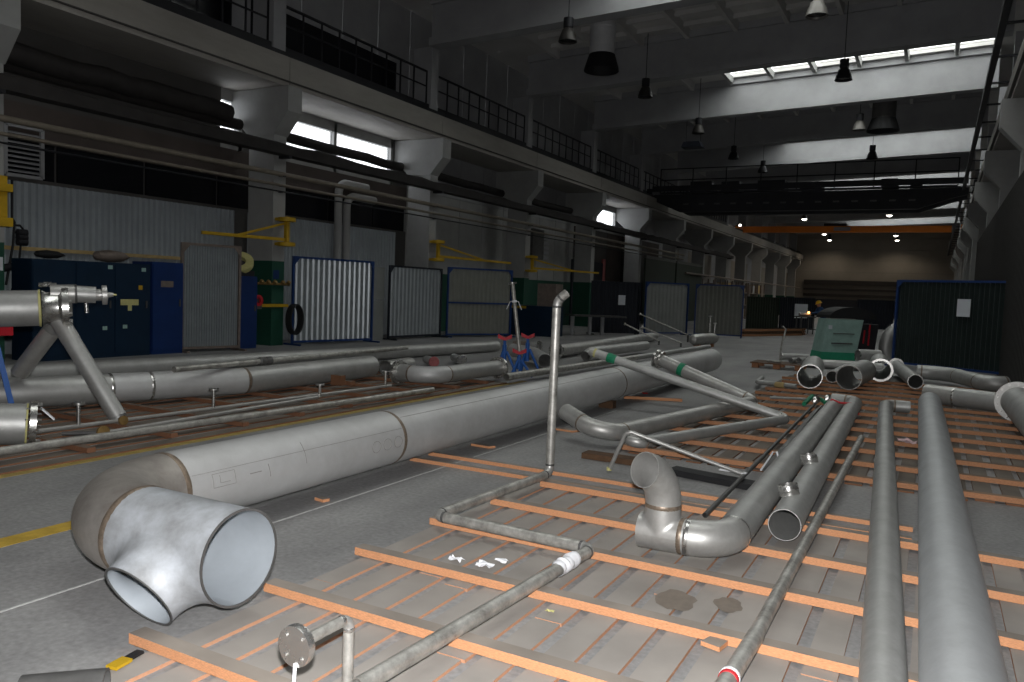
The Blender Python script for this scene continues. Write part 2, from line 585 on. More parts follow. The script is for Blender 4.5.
def zg(x):      # underside of the roof girders (roof rises gently to the right)
    return 8.6 + 0.034 * (x + 13.6)


floor = MB().box((-15.4, -8, -0.2), (3.4, Y_BACK + 0.4, 0)).build('floor', 'concrete_floor'); struct(floor)
# slightly proud paint strips
MB().box((-5.97, 0.5, 0.0), (-5.87, 11.5, 0.002)).build('painted_line', 'yellow_faded', floor)
MB().box((-4.53, -1.0, 0.0), (-4.38, 3.6, 0.002)).build('painted_line', 'yellow_paint', floor)
MB().box((-3.545, 1.2, 0.0), (-3.53, 9.5, 0.002)).build('chalk_line', 'chalk', floor)

# ---- left columns (green dado, corbels on both sides), mirrored on the right
def column(yc, mirrored=False, name='column'):
    s = sroot(name, (MIR(-13.87) if mirrored else -13.87, yc, 0))
    X = (lambda x: MIR(x)) if mirrored else (lambda x: x)
    y0, y1 = yc - 0.19, yc + 0.19

    def bx(x0, x1, z0, z1, nm, m, e=0.0):
        a, b = sorted((X(x0), X(x1)))
        MB().box((a - e, y0 - e, z0), (b + e, y1 + e, z1)).build(nm, m, s)
    bx(-14.26, -13.47, 1.96, 4.83, 'shaft', 'concrete_white')
    bx(-14.26, -13.47, 0.0, 1.96, 'painted_base', 'green_dado')
    poly = [(-14.26, 4.83), (-13.47, 4.83), (-13.04, 5.32), (-13.04, 5.88), (-14.84, 5.88), (-14.84, 5.32)]
    MB().prism([(X(a), y0 - 0.03, z) for a, z in poly], (0, 0, 0), (0, 0.44, 0)).build('corbel', 'concrete_white', s)
    bx(-14.2, -13.55, 6.6, zg(X(-13.87)) - 0.02, 'upper_shaft', 'concrete_grey')
    return s


for y in COLY:
    column(y)
    column(y, True)

# ---- crane runways: concrete beams on the corbels, steel rail, dark walkway kerb
for mirrored in (False, True):
    X = MIR if mirrored else (lambda x: x)
    rw = sroot('crane_runway', (X(-14.0), -6, 5.9))
    for i in range(-4, 13):
        ya = 13.47 + 6.27 * (i) + 0.012; yb = ya + 6.246
        ya, yb = max(ya, -7.9), min(yb, Y_BACK - 0.2)
        if yb - ya < 0.5:
            continue
        a, b = sorted((X(-14.78), X(-13.22)))
        MB().box((a, ya, 5.9), (b, yb, 6.56)).build('beam', 'concrete_beam', rw)
        a, b = sorted((X(-13.4), X(-13.16)))
        MB().box((a, ya, 6.0), (b, yb, 6.02)).build('shadow_strip', 'concrete_dark', rw)  # dark strip whose colour stands in for a shadow groove along the beam
    a, b = sorted((X(-13.52), X(-13.40)))
    MB().box((a, -7.9, 6.56), (b, Y_BACK - 0.2, 6.72)).build('crane_rail', 'railing_dark', rw)
    a, b = sorted((X(-14.7), X(-13.6)))
    MB().box((a, -7.9, 6.56), (b, Y_BACK - 0.2, 6.9)).build('walkway', 'railing_dark', rw)

# ---- railings of the left walkway, one per bay
for i in range(0, 10):
    ya, yb = COLY[0] + 6.27 * i + 0.24, COLY[0] + 6.27 * (i + 1) - 0.24
    r = sroot('trim_railing', (-13.68, ya, 6.9))
    n = 9
    for k in range(n + 1):
        y = ya + (yb - ya) * k / n
        MB().bar((-13.68, y, 6.9), (-13.68, y, 7.85), 0.035, 0.035).build('post', 'railing_dark', r)
    for z, w in ((7.85, 0.05), (7.42, 0.035)):
        MB().bar((-13.68, ya, z), (-13.68, yb, z), w, w).build('rail', 'railing_dark', r)

# ---- roof girders
for i, y in enumerate(COLY):
    g = sroot('roof_girder', (-6.2, y, zg(-6.2)))
    xa, xb = -13.65, 1.4
    za, zb = zg(xa), zg(xb)
    poly = [(xa, za), (xb, zb), (xb, zb + 0.22), (xa, za + 0.22)]
    MB().prism([(px_, y - 0.24, z) for px_, z in poly], (0, 0, 0), (0, 0.48, 0)).build('bottom_flange', 'concrete_grey', g)
    poly = [(xa, za + 0.22), (xb, zb + 0.22), (xb, zb + 1.2), (xa, za + 1.2)]
    MB().prism([(px_, y - 0.09, z) for px_, z in poly], (0, 0, 0), (0, 0.18, 0)).build('web', 'concrete_grey', g)
    poly = [(xa, za + 1.2), (xb, zb + 1.2), (xb, zb + 1.42), (xa, za + 1.42)]
    MB().prism([(px_, y - 0.22, z) for px_, z in poly], (0, 0, 0), (0, 0.44, 0)).build('top_flange', 'concrete_grey', g)

# ---- ceiling: slabs between girders, long ribs, cross ribs; every other bay has a glazed strip
ceiling = sroot('ceiling', (-6.2, 0, 10.0))
RIBX = [-12.4 + 1.56 * k for k in range(9)]
CT = 1.42
SKX0, SKX1 = -7.72, 1.35


def sloped_slab(mb, x0, x1, y0, y1, dz=0.0, t=0.18):
    za, zb = zg(x0) + CT + dz, zg(x1) + CT + dz
    mb.prism([(x0, y0, za), (x1, y0, zb), (x1, y0, zb + t), (x0, y0, za + t)], (0, 0, 0), (0, y1 - y0, 0))


win_n = 0
BAYS = [(-8.0, COLY[0])] + list(zip(COLY[:-1], COLY[1:])) + [(COLY[-1], Y_BACK)]
for bi, (y0, y1) in enumerate(BAYS):
    sky = bi > 0 and (bi % 2 == 0) and y1 - y0 > 5        # glazed bays alternate
    if not sky:
        mb = MB(); sloped_slab(mb, -14.9, 2.6, y0, y1); mb.build('roof_slab', 'ceiling_paint', ceiling)
    else:
        ya, yb = y1 - 3.1, y1 - 0.42
        for (xa, xb, a, b) in ((-14.9, SKX0, y0, y1), (SKX1, 2.6, y0, y1), (SKX0, SKX1, y0, ya), (SKX0, SKX1, yb, y1)):
            mb = MB(); sloped_slab(mb, xa, xb, a, b); mb.build('roof_slab', 'ceiling_paint', ceiling)
        win_n += 1
        w = sroot('window_%d' % win_n, ((SKX0 + SKX1) / 2, (ya + yb) / 2, zg(-3) + CT))
        xs = [SKX0] + [x for x in RIBX if SKX0 + 0.3 < x < SKX1 - 0.3] + [SKX1]
        for a, b in zip(xs[:-1], xs[1:]):
            mb = MB(); sloped_slab(mb, a + 0.05, b - 0.05, ya, yb, 0.12, 0.012); mb.build('pane', 'roof_glass', w)
        portal(SKX0, SKX1, ya, yb, zg(-3) + CT + 0.35)
    for k, x in enumerate(RIBX):
        if y1 - y0 < 3:
            continue
        z = zg(x) + CT
        white = sky and SKX0 - 0.2 < x < SKX1
        MB().prism([(x - 0.06, 0, z - (0.2 if white else 0.3)), (x + 0.06, 0, z - (0.2 if white else 0.3)), (x + 0.09, 0, z + 0.02), (x - 0.09, 0, z + 0.02)], (0, y0 + 0.3, 0), (0, y1 - y0 - 0.6, 0)).build('roof_rib', 'concrete_white' if white else 'ceiling_paint', ceiling)
    if not sky and y1 - y0 > 3:
        for q in (0.2, 0.36, 0.52, 0.68, 0.84):
            y = y0 + (y1 - y0) * q
            mb = MB(); sloped_slab(mb, -12.6, 1.4, y - 0.06, y + 0.06, -0.14, 0.16); mb.build('cross_rib', 'ceiling_paint', ceiling)

# ---- left wall behind the columns
wl = sroot('wall_left', (-14.9, 0, 0))
XW = -14.72
for i in range(-2, 2):
    ya = 13.47 + 6.27 * i - 6.05 + 0.0; yb = 13.47 + 6.27 * i - 0.2
    ya = ya if i > -2 else -8
    mb = MB(); mb.corr((XW, max(ya, -8)), (XW, yb), 0.0, 3.12, 0.13, 0.05); mb.build('corrugated_sheet', 'corrugated_white', wl)
MB().box((-14.95, -8, 0), (-14.8, 20.2, 3.1)).build('wall_panel', 'concrete_dark', wl)
MB().box((-14.95, -8, 3.1), (-14.8, 20.2, 3.2)).build('sill', 'concrete_dark', wl)
MB().box((-14.95, -8, 3.88), (-14.8, 20.2, 4.55)).build('wall_panel', 'wall_brown', wl)
# dark glazing band above the sheets
y = -8.0
k = 0
while y < 20.0:
    yb = min(y + 1.9, 20.2)
    MB().box((-14.9, y + 0.03, 3.2), (-14.86, yb - 0.03, 3.88)).build('dark_pane', 'window_dark', wl)
    y = yb; k += 1
# windows that show the sky
win_n += 1
WIN = [(12.98, 13.5), (14.3, 19.4), (35.9, 38.3)]
MB().box((-14.99, -8, 3.1), (-14.94, 20.2, 4.6)).build('wall_core', 'concrete_dark', wl)
for wi, (ya, yb) in enumerate(WIN):
    w = sroot('window_%d' % (win_n + wi), (-14.88, (ya + yb) / 2, 4.55))
    n = max(1, round((yb - ya) / 2.3))
    for k in range(n):
        a = ya + (yb - ya) * k / n + 0.06; b = ya + (yb - ya) * (k + 1) / n - 0.06
        MB().box((-14.89, a, 4.7), (-14.88, b, 5.64)).build('pane', 'clear_glass', w)
        MB().box((-14.95, b, 4.55), (-14.8, b + 0.12, 5.9)).build('mullion', 'concrete_white', w)
    MB().box((-14.95, ya - 0.06, 4.55), (-14.8, yb + 0.06, 4.7)).build('window_sill', 'concrete_white', w)
    MB().box((-14.95, ya - 0.06, 5.64), (-14.8, yb + 0.06, 5.95)).build('lintel', 'concrete_white', w)
win_n += len(WIN)
# solid wall fields around the windows, Z 4.55-5.95
edges = [-8.0] + [v for ab in WIN for v in (ab[0] - 0.06, ab[1] + 0.06)] + [Y_BACK]
for a, b in zip(edges[0::2], edges[1::2]):
    if b <= 20.2:
        MB().box((-14.95, a, 4.55), (-14.8, b, 5.95)).build('wall_panel', 'concrete_dark', wl)
    else:
        aa = a
        if aa < 20.2:
            MB().box((-14.95, aa, 4.55), (-14.8, 20.2, 5.95)).build('wall_panel', 'concrete_dark', wl); aa = 20.2
        y = aa
        while y < b - 0.05:
            yb = min(y + 1.56, b)
            MB().box((-14.95, y + 0.01, 4.55), (-14.8, yb - 0.01, 5.95)).build('wall_panel', 'concrete_grey', wl)
            y = yb
for a, b, c in ((20.2, 35.84, 5.95), (35.84, 38.36, 4.56), (38.36, Y_BACK, 5.95)):
    MB().box((-15.0, a, 0), (-14.95, b, c)).build('wall_core', 'concrete_dark', wl)
y = 20.2
while y < 33.0:
    MB().box((-14.95, y + 0.01, 0), (-14.8, min(y + 1.56, 33.1) - 0.01, 4.54)).build('wall_panel', 'concrete_white', wl)
    y += 1.56
y = 33.1
k = 0
while y < Y_BACK - 0.5:
    yb = min(y + 2.09, Y_BACK)
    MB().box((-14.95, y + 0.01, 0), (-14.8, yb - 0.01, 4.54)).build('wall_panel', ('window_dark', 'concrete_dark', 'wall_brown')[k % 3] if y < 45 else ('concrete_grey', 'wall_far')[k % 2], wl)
    y = yb; k += 1
# green-painted lower field in the third bay
MB().box((-14.8, 20.3, 0), (-14.77, 33.0, 1.95)).build('painted_dado', 'green_dado', wl)
# upper wall above the walkway
k = 0
y = -8.0
while y < Y_BACK - 0.1:
    yb = min(y + 1.5675, Y_BACK)
    MB().box((-14.98, y + 0.01, 5.95), (-14.85, yb - 0.01, 10.3)).build('wall_panel', 'concrete_grey', wl)
    y = yb
MB().box((-14.84, 13.8, 6.95), (-14.8, 19.5, 8.2)).build('dark_opening', 'window_dark', wl)
MB().box((-14.84, 7.5, 6.95), (-14.8, 13.2, 8.3)).build('dark_opening', 'window_dark', wl)
# timber rail along the sheets
MB().box((-14.66, 1.0, 1.88), (-14.6, 13.2, 1.95)).build('timber_rail', 'wood_rail', wl)
MB().box((-14.66, 13.7, 1.86), (-14.6, 14.6, 1.95)).build('timber_rail', 'wood_rail', wl)

# louvre grille left of the first bay
lv = sroot('trim_louvre', (-14.75, 8.2, 3.2))
p0 = at_x(5, 130, -14.7); p1 = at_x(42, 178, -14.7)
ya, yb, za, zb = p0.y, p1.y, 3.22, 4.1
for a, b in (((ya, za), (yb, za)), ((ya, zb), (yb, zb)), ((ya, za), (ya, zb)), ((yb, za), (yb, zb))):
    MB().bar((-14.7, *a), (-14.7, *b), 0.06, 0.06).build('frame', 'concrete_grey', lv)
for k in range(9):
    z = za + 0.09 + k * (zb - za - 0.12) / 9
    MB().bar((-14.74, ya, z), (-14.74, yb, z), 0.09, 0.02, (0.4, 0, 1)).build('slat', 'concrete_grey', lv)

# ---- right wall: dark green sheeting low, grey above, far part pale
wr = sroot('wall_right', (2.3, 0, 0))
for i in range(0, 12):
    ya, yb = -8 + i * 3.75, -8 + (i + 1) * 3.75
    mb = MB(); mb.corr((1.3, ya), (1.3, yb - 0.01), 0, 4.15, 0.25, 0.03, 1); mb.build('corrugated_sheet', 'wall_sheet_dark', wr)
MB().box((1.31, -8, 0), (1.35, 37, 4.15)).build('wall_panel', 'concrete_dark', wr)
MB().box((0.68, -6, 6.62), (0.8, Y_BACK - 1, 6.78)).build('conductor_bar', 'railing_dark', wr)
for k in range(44):
    MB().box((0.78, -5 + 2.2 * k, 6.66), (1.15, -4.94 + 2.2 * k, 6.7)).build('bar_bracket', 'railing_dark', wr)
y = 38.2
k = 0
while y < Y_BACK - 0.1:
    yb = min(y + 2.09, Y_BACK)
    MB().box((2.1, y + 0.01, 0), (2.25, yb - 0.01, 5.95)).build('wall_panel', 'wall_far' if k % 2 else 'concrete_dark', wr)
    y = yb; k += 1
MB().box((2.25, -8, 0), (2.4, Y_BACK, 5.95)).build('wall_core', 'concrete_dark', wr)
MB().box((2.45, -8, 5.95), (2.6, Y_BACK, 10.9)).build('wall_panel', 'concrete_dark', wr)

# ---- end walls
wb = sroot('wall_back', (-6, Y_BACK, 0))
z = 0.0
while z < 10.8:
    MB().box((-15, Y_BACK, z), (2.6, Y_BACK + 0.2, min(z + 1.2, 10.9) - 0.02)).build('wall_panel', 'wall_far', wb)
    z += 1.2
MB().box((-15, Y_BACK + 0.2, 0), (2.6, Y_BACK + 0.3, 10.9)).build('wall_core', 'concrete_dark', wb)
for pyy, t in ((283, 0.5), (290, 0.22), (296, 0.3)):
    q = at_y(850, pyy, Y_BACK - 0.3)
    MB().box((-13, Y_BACK - 0.3, q.z - t / 2), (1.6, Y_BACK - 0.02, q.z + t / 2)).build('service_band', 'tray_dark', wb)
q = at_y(850, 300, Y_BACK - 0.1)
MB().box((-13, Y_BACK - 0.12, 0), (1.6, Y_BACK - 0.02, q.z)).build('dark_band', 'panel_navy', wb)
wf = MB().box((-15, -8.2, 0), (2.6, -8, 10.9)).build('wall_front', 'concrete_grey'); struct(wf)
# ================================================================== OVERHEAD THINGS
ORD = ['nearest', 'second', 'third', 'fourth', 'fifth', 'sixth', 'seventh', 'eighth']


def high_bay(name, lit, shell, top=2.1):
    t = thing(name, '', 'lamp', (0, 0, 0))
    MB().lathe([(0.05, 0.62), (0.13, 0.6), (0.13, 0.36), (0.09, 0.33)], (0, 0, 0), (0, 0, 1), 16).build('ballast_housing', 'railing_dark', t, True)
    MB().lathe([(0.09, 0.36), (0.15, 0.3), (0.21, 0.15), (0.25, 0.0), (0.24, 0.0), (0.2, 0.14), (0.14, 0.28), (0.0, 0.32)], (0, 0, 0), (0, 0, 1), 24).build('reflector', shell, t, True)
    b = MB().lathe([(0.0, -0.11), (0.12, -0.08), (0.22, 0.02), (0.0, 0.03)] if lit else [(0.0, 0.04), (0.22, 0.045), (0.0, 0.05)], (0, 0, 0), (0, 0, 1), 24).build('lens', 'lamp_glow' if lit else 'window_dark', t, True)
    MB().tube([(0, 0, 0.62), (0, 0, top)], 0.012, 6).build('hanger_rod', 'railing_dark', t)
    return t


protos = {}
lamp_spots = [
    # x, y, lit, shell, label
    (-8.9, 19.0, 0, 'lamp_alu', 'unlit high-bay lamp hanging beside the fat zinc ventilation duct'),
    (-2.83, 19.4, 0, 'lamp_pale', 'unlit pale-shelled high-bay lamp at the very top edge, nearest in the right row'),
    (-8.9, 25.2, 0, 'lamp_alu', 'unlit dark high-bay lamp in the left row, below the second roof girder'),
    (-2.82, 25.2, 0, 'railing_dark', 'unlit black high-bay lamp in front of the glowing skylight strip'),
    (-8.8, 31.4, 0, 'lamp_alu', 'unlit high-bay lamp above the dark hanging tray in the left row'),
    (-2.98, 32.6, 0, 'lamp_pale', 'unlit pale high-bay lamp just left of the second, darker ventilation duct'),
    (-8.8, 37.6, 0, 'railing_dark', 'unlit high-bay lamp in the left row, left of two close together before the dark crane'),
    (-2.97, 39.2, 0, 'railing_dark', 'unlit black high-bay lamp just above the handrail of the dark crane'),
    (-8.3, 42.0, 0, 'railing_dark', 'unlit small lamp in the left row, right of two close together before the dark crane'),
    (-9.7, 66.6, 1, 'lamp_alu', 'glowing lamp above the orange crane, left of two'),
    (-3.45, 64.3, 1, 'lamp_alu', 'glowing lamp above the orange crane, right of two'),
    (-9.95, 81.5, 1, 'lamp_alu', 'glowing lamp just below the orange crane, upper of the left pair'),
    (-3.78, 83.2, 1, 'lamp_alu', 'glowing lamp just below the orange crane, upper of the right pair'),
    (-10.35, 89.2, 1, 'lamp_alu', 'glowing lamp below the orange crane, lower of the left pair'),
    (-3.9, 89.2, 1, 'lamp_alu', 'glowing lamp below the orange crane, lower of the right pair'),
]
for x, y, lit, shell, lab in lamp_spots:
    key = (lit, shell, x < -6)
    if key not in protos:
        t = high_bay('high_bay_lamp', lit, shell, zg(x) + CT - 8.02 + 0.03); protos[key] = t
        t.location = (x, y, 8.02)
    else:
        t = copy_tree(protos[key], (x, y, 8.02))
    t['label'] = lab; t['group'] = 'lit high-bay lamps' if lit else 'unlit high-bay lamps'
    if lit:
        d = bpy.data.lights.new('lamp_light', 'SPOT'); d.energy = 220; d.spot_size = 2.6; d.spot_blend = 0.6; d.shadow_soft_size = 0.2
        d.color = (1.0, 0.85, 0.66)
        o = bpy.data.objects.new('lamp_light', d); COL.objects.link(o); o.location = (x, y, 7.95)

# small glowing lamp at the crane's left end
q = at_d(740, 225.5, 58)
t = thing('bulkhead_lamp', 'tiny glowing bulkhead lamp beside the left end of the orange crane', 'lamp', q)
MB().lathe([(0.06, 0), (0.09, 0.02), (0.09, 0.08), (0.0, 0.1)], q, (0.3, -1, 0), 12).build('lens', 'lamp_glow', t, True)
MB().box((q.x - 0.25, q.y + 0.0, q.z - 0.05), (q.x + 0.05, q.y + 0.2, q.z + 0.05)).build('bracket', 'railing_dark', t)

# ventilation ducts with flared black cowls
def vent_duct(cx, cy, zb, r, label, m):
    t = thing('ventilation_duct', label, 'duct', (cx, cy, zb))
    top = zg(cx) + CT
    MB().tube([(cx, cy, zb + 0.42), (cx, cy, zb + 1.2)], r, 28, ri=r - 0.01).build('lower_tube', m, t, True)
    MB().tube([(cx, cy, zb + 1.22), (cx, cy, top - 0.02)], r, 28, ri=r - 0.01).build('upper_tube', m, t, True)
    MB().lathe([(r * 1.03, zb + 1.18), (r * 1.05, zb + 1.2), (r * 1.05, zb + 1.23), (r * 1.0, zb + 1.25)], (cx, cy, 0), (0, 0, 1), 28).build('joint_band', m, t, True)
    MB().lathe([(r * 1.02, 0.46), (r * 1.36, 0.06), (r * 1.38, 0.0), (r * 1.34, 0.0), (r * 1.0, 0.44)], (cx, cy, zb), (0, 0, 1), 28).build('cowl', 'black_rubber', t, True)


vent_duct(-9.0, 21.6, 7.95, 0.37, 'fat zinc ventilation duct with flared black cowl hanging in the left part of the roof', 'duct_zinc')
vent_duct(-2.2, 33.2, 8.05, 0.42, 'dark ventilation duct with black cowl under the skylight on the right', 'steel_dark')
# dark tray under the left lamp row
c0 = at_d(693, 145, 32.4)
t = thing('hanging_tray', 'shallow dark tray hanging below a lamp in the left row', 'tray', c0)
MB().prism([(c0.x - 0.42, 0, c0.z - 0.12), (c0.x + 0.42, 0, c0.z - 0.12), (c0.x + 0.32, 0, c0.z + 0.1), (c0.x - 0.32, 0, c0.z + 0.1)], (0, c0.y - 0.3, 0), (0, 0.6, 0)).build('tray_body', 'panel_navy', t)
for dx in (-0.3, 0.3):
    MB().tube([(c0.x + dx, c0.y, c0.z + 0.1), (c0.x + dx, c0.y, zg(c0.x) + CT)], 0.012, 6).build('hanger', 'railing_dark', t)

# dark bridge crane
YC = 40.2
t = thing('bridge_crane', 'dark double-girder bridge crane with handrails spanning the hall', 'crane', (-6.2, YC, 6.6))
for yy in (YC, YC + 1.7):
    MB().prism([(-13.4, 0, 6.75), (-13.4, 0, 6.45), (-12.0, 0, 5.85), (-1.0, 0, 5.85), (0.3, 0, 6.3), (0.95, 0, 6.45), (0.95, 0, 6.75)], (0, yy - 0.18, 0), (0, 0.36, 0)).build('girder', 'crane_dark', t)
MB().box((-12.9, YC - 0.6, 6.76), (0.5, YC - 0.2, 6.82)).build('catwalk', 'crane_dark', t)
MB().box((-13.3, YC - 0.75, 6.84), (0.9, YC - 0.7, 7.12)).build('kick_plate', 'crane_dark', t)
for z in (7.42, 7.98):
    MB().bar((-12.9, YC - 0.66, z), (0.5, YC - 0.66, z), 0.05, 0.05).build('handrail', 'railing_dark', t)
for k in range(9):
    x = -12.9 + 13.4 * k / 8
    MB().bar((x, YC - 0.66, 6.8), (x, YC - 0.66, 8.0), 0.05, 0.05).build('rail_post', 'railing_dark', t)
for x, w, h in ((-11.6, 1.1, 0.55), (-10.0, 0.9, 0.5), (-8.2, 1.3, 0.5), (-6.2, 1.0, 0.35), (-2.6, 0.7, 0.4), (-1.4, 0.5, 0.3)):
    MB().box((x, YC + 0.25, 6.9), (x + w, YC + 1.4, 6.9 + h)).build('machinery_box', 'crane_dark', t)
for x in (-13.46, 1.24):
    MB().box((x - 0.14, YC - 0.7, 6.73), (x + 0.14, YC + 2.3, 7.0)).build('end_carriage', 'crane_dark', t)
for k in range(14):
    x = -11.8 + 0.8 * k
    MB().box((x, YC - 0.2, 6.2), (x + 0.28, YC - 0.185, 6.28)).build('cable_loop', 'steel_dark', t)

# orange crane further back
YO = 61.0
t = thing('orange_crane', 'slim orange single-girder crane across the far end of the hall', 'crane', (-6.2, YO, 6.4))
MB().box((-13.2, YO - 0.2, 6.5), (0.6, YO + 0.2, 6.95)).build('girder', 'crane_orange', t)
for x in (-13.46, 1.24):
    MB().box((x - 0.12, YO - 1.2, 6.73), (x + 0.12, YO + 1.2, 6.95)).build('end_carriage', 'crane_orange', t)
q = at_y(842, 229, YO - 0.22)
MB().box((q.x - 0.55, YO - 0.225, q.z - 0.12), (q.x + 0.55, YO - 0.2, q.z + 0.14)).build('maker_plate', 'concrete_grey', t)
MB().box((-7.5, YO - 0.1, 6.86), (-6.0, YO + 0.6, 7.15)).build('hoist', 'crane_dark', t)

# ---- services along the left wall, clipped to the columns
def wall_run(name, label, cat, X, z, r, m, y0=2.0, y1=60.0, dark=False):
    t = thing(name, label, cat, (X, y0, z))
    MB().tube([(X, y0, z), (X, y1, z)], r, 14).build('tube', m, t, True)
    for y in COLY:
        if y0 < y < y1:
            MB().box((-13.466, y - 0.04, z - 0.03), (X + r, y + 0.04, z - r * 0.9)).build('bracket', 'railing_dark', t)
    return t


wall_run('service_pipe', 'upper of two pale service pipes running along the left columns', 'pipe', -13.36, 3.94, 0.055, 'service_pipe', 2, 46)
wall_run('service_pipe', 'lower and thinner of two service pipes running along the left columns', 'pipe', -13.4, 3.7, 0.032, 'service_pipe', 2, 46)
wall_run('conduit', 'thin dark conduit just under the two service pipes on the left columns', 'pipe', -13.42, 3.56, 0.018, 'railing_dark', 2, 40)
t = thing('cable_tray', 'heavy dark cable tray running along the left columns above the service pipes', 'cable tray', (-13.25, 2, 4.4))
MB().box((-13.45, 2, 4.36), (-13.15, 58, 4.42)).build('tray_floor', 'tray_dark', t)
MB().box((-13.17, 2, 4.42), (-13.15, 58, 4.56)).build('tray_side', 'tray_dark', t)
pts = [(-13.3 + rng.uniform(-.03, .03), 2 + 0.7 * k, 4.52 + rng.uniform(-.03, .03)) for k in range(80)]
MB().tube(pts, 0.11, 8).build('cable_bundle', 'tray_dark', t, True)
for y in COLY:
    if 2 < y < 58:
        MB().box((-13.466, y - 0.05, 4.3), (-13.15, y + 0.05, 4.36)).build('bracket', 'railing_dark', t)
t = thing('heating_main', 'thick lagged dark pipe slung under the left crane runway', 'pipe', (-14.5, 5, 4.9))
for ya, yb in zip(COLY[1:6], COLY[2:7]):
    pts = [(-14.5 + rng.uniform(-.02, .02), ya + .27 + (yb - ya - .54) * k / 7, 5.08 + rng.uniform(-.02, .02)) for k in range(8)]
    MB().tube(pts, 0.13, 10).build('lagging', 'tray_dark', t, True)
pts = [(-14.3, 7.7 + 0.5 * k, 5.25 + rng.uniform(-.03, .03)) for k in range(11)]
MB().tube(pts, 0.2, 10).build('upper_lagging', 'tray_dark', t, True)
# far-end service runs, seen lit by the lamps
wall_run('service_pipe', 'rusty service pipe low on the far left wall', 'pipe', -13.2, 2.9, 0.06, 'steel_brown', 46, 90)

# pipes rising on the sheeted wall in the second bay
ya = at_x(343, 200, -14.5).y
for k, yy in enumerate((ya - 0.15, ya + 0.2)):
    t = thing('riser_pipe', ['left of two pale lagged riser pipes on the sheeted wall', 'right of two pale lagged riser pipes on the sheeted wall'][k], 'pipe', (-14.45, yy, 1.9))
    pipe(t, [(-14.53, yy, 1.4), (-14.53, yy, 4.25 - .32 * k), (-14.53, yy + 1.2, 4.25 - .32 * k)], 0.11, 0.3, 'concrete_white', 'concrete_white', welds=False, n=12)

# ---- yellow wall jib cranes on the columns
def jib(px_post, zt, zb, X, y, ang, L, label):
    t = thing('jib_crane', label, 'jib crane', (X, y, zb))
    for z in (zt, zb):
        MB().lathe([(0.0, 0), (0.2, 0.01), (0.2, 0.1), (0, 0.11)], (X, y, z), (0, 0, 1), 16).build('bearing_plate', 'jib_yellow', t, True)
        MB().box((-13.466, y - 0.16, z + 0.02), (X, y + 0.16, z + 0.09)).build('wall_plate', 'jib_yellow', t)
    MB().bar((X, y, zb), (X, y, zt + 0.12), 0.09, 0.09, (1, 0, 0)).build('post', 'jib_yellow', t)
    d = Vector((math.cos(ang), math.sin(ang), 0)); e = Vector((X, y, zb + 0.16)) + d * L
    MB().bar((X, y, zb + 0.16), e, 0.05, 0.07).build('arm', 'jib_yellow', t)
    MB().bar((X, y, zt - 0.02), Vector((X, y, zb + 0.16)) + d * (L * 0.62), 0.035, 0.05).build('brace', 'jib_yellow', t)


q0, q1 = at_x(279, 221, -13.25), at_x(279, 246, -13.25)
jib(0, q0.z, q1.z, -13.25, 13.5, math.radians(-100), 2.1, 'yellow wall jib crane on the column above the blue cabinet, arm pointing left')
q0, q1 = at_x(432, 243, -13.25), at_x(432, 261, -13.25)
jib(0, q0.z, q1.z, -13.25, 19.75, math.radians(88), 4.3, 'yellow wall jib crane on the column above the framed grey screens, arm pointing right')
q0, q1 = at_x(528, 258, -13.25), at_x(528, 272, -13.25)
jib(0, q0.z, q1.z, -13.25, 26.0, math.radians(80), 4.6, 'yellow wall jib crane furthest along the left wall, above the green dado')
t = thing('jib_crane', 'yellow jib crane post at the left edge of the picture', 'jib crane', (-13.2, 7.3, 2.3))
MB().box((-13.35, 7.0, 2.35), (-13.1, 7.24, 3.0)).build('post', 'jib_yellow', t)
MB().box((-13.466, 6.95, 2.2), (-13.0, 7.27, 2.34)).build('bearing_plate', 'jib_yellow', t)
MB().box((-13.466, 6.95, 2.75), (-13.0, 7.27, 2.87)).build('bearing_plate', 'jib_yellow', t)

# small fan heater on the third bay's wall
q = at_x(536, 245, -14.5)
t = thing('fan_heater', 'grey square fan heater high on the left wall between the second and third jib', 'heater', (q.x, q.y, q.z - 0.5))
MB().box((-14.78, q.y - 0.9, q.z - 0.6), (-14.2, q.y + 0.1, q.z + 0.6)).build('casing', 'steel_dark', t)
for k in range(6):
    MB().box((-14.78, q.y + 0.12, q.z - 0.55 + k * 0.19), (-14.2, q.y + 0.6, q.z - 0.43 + k * 0.19)).build('fin', 'concrete_grey', t)
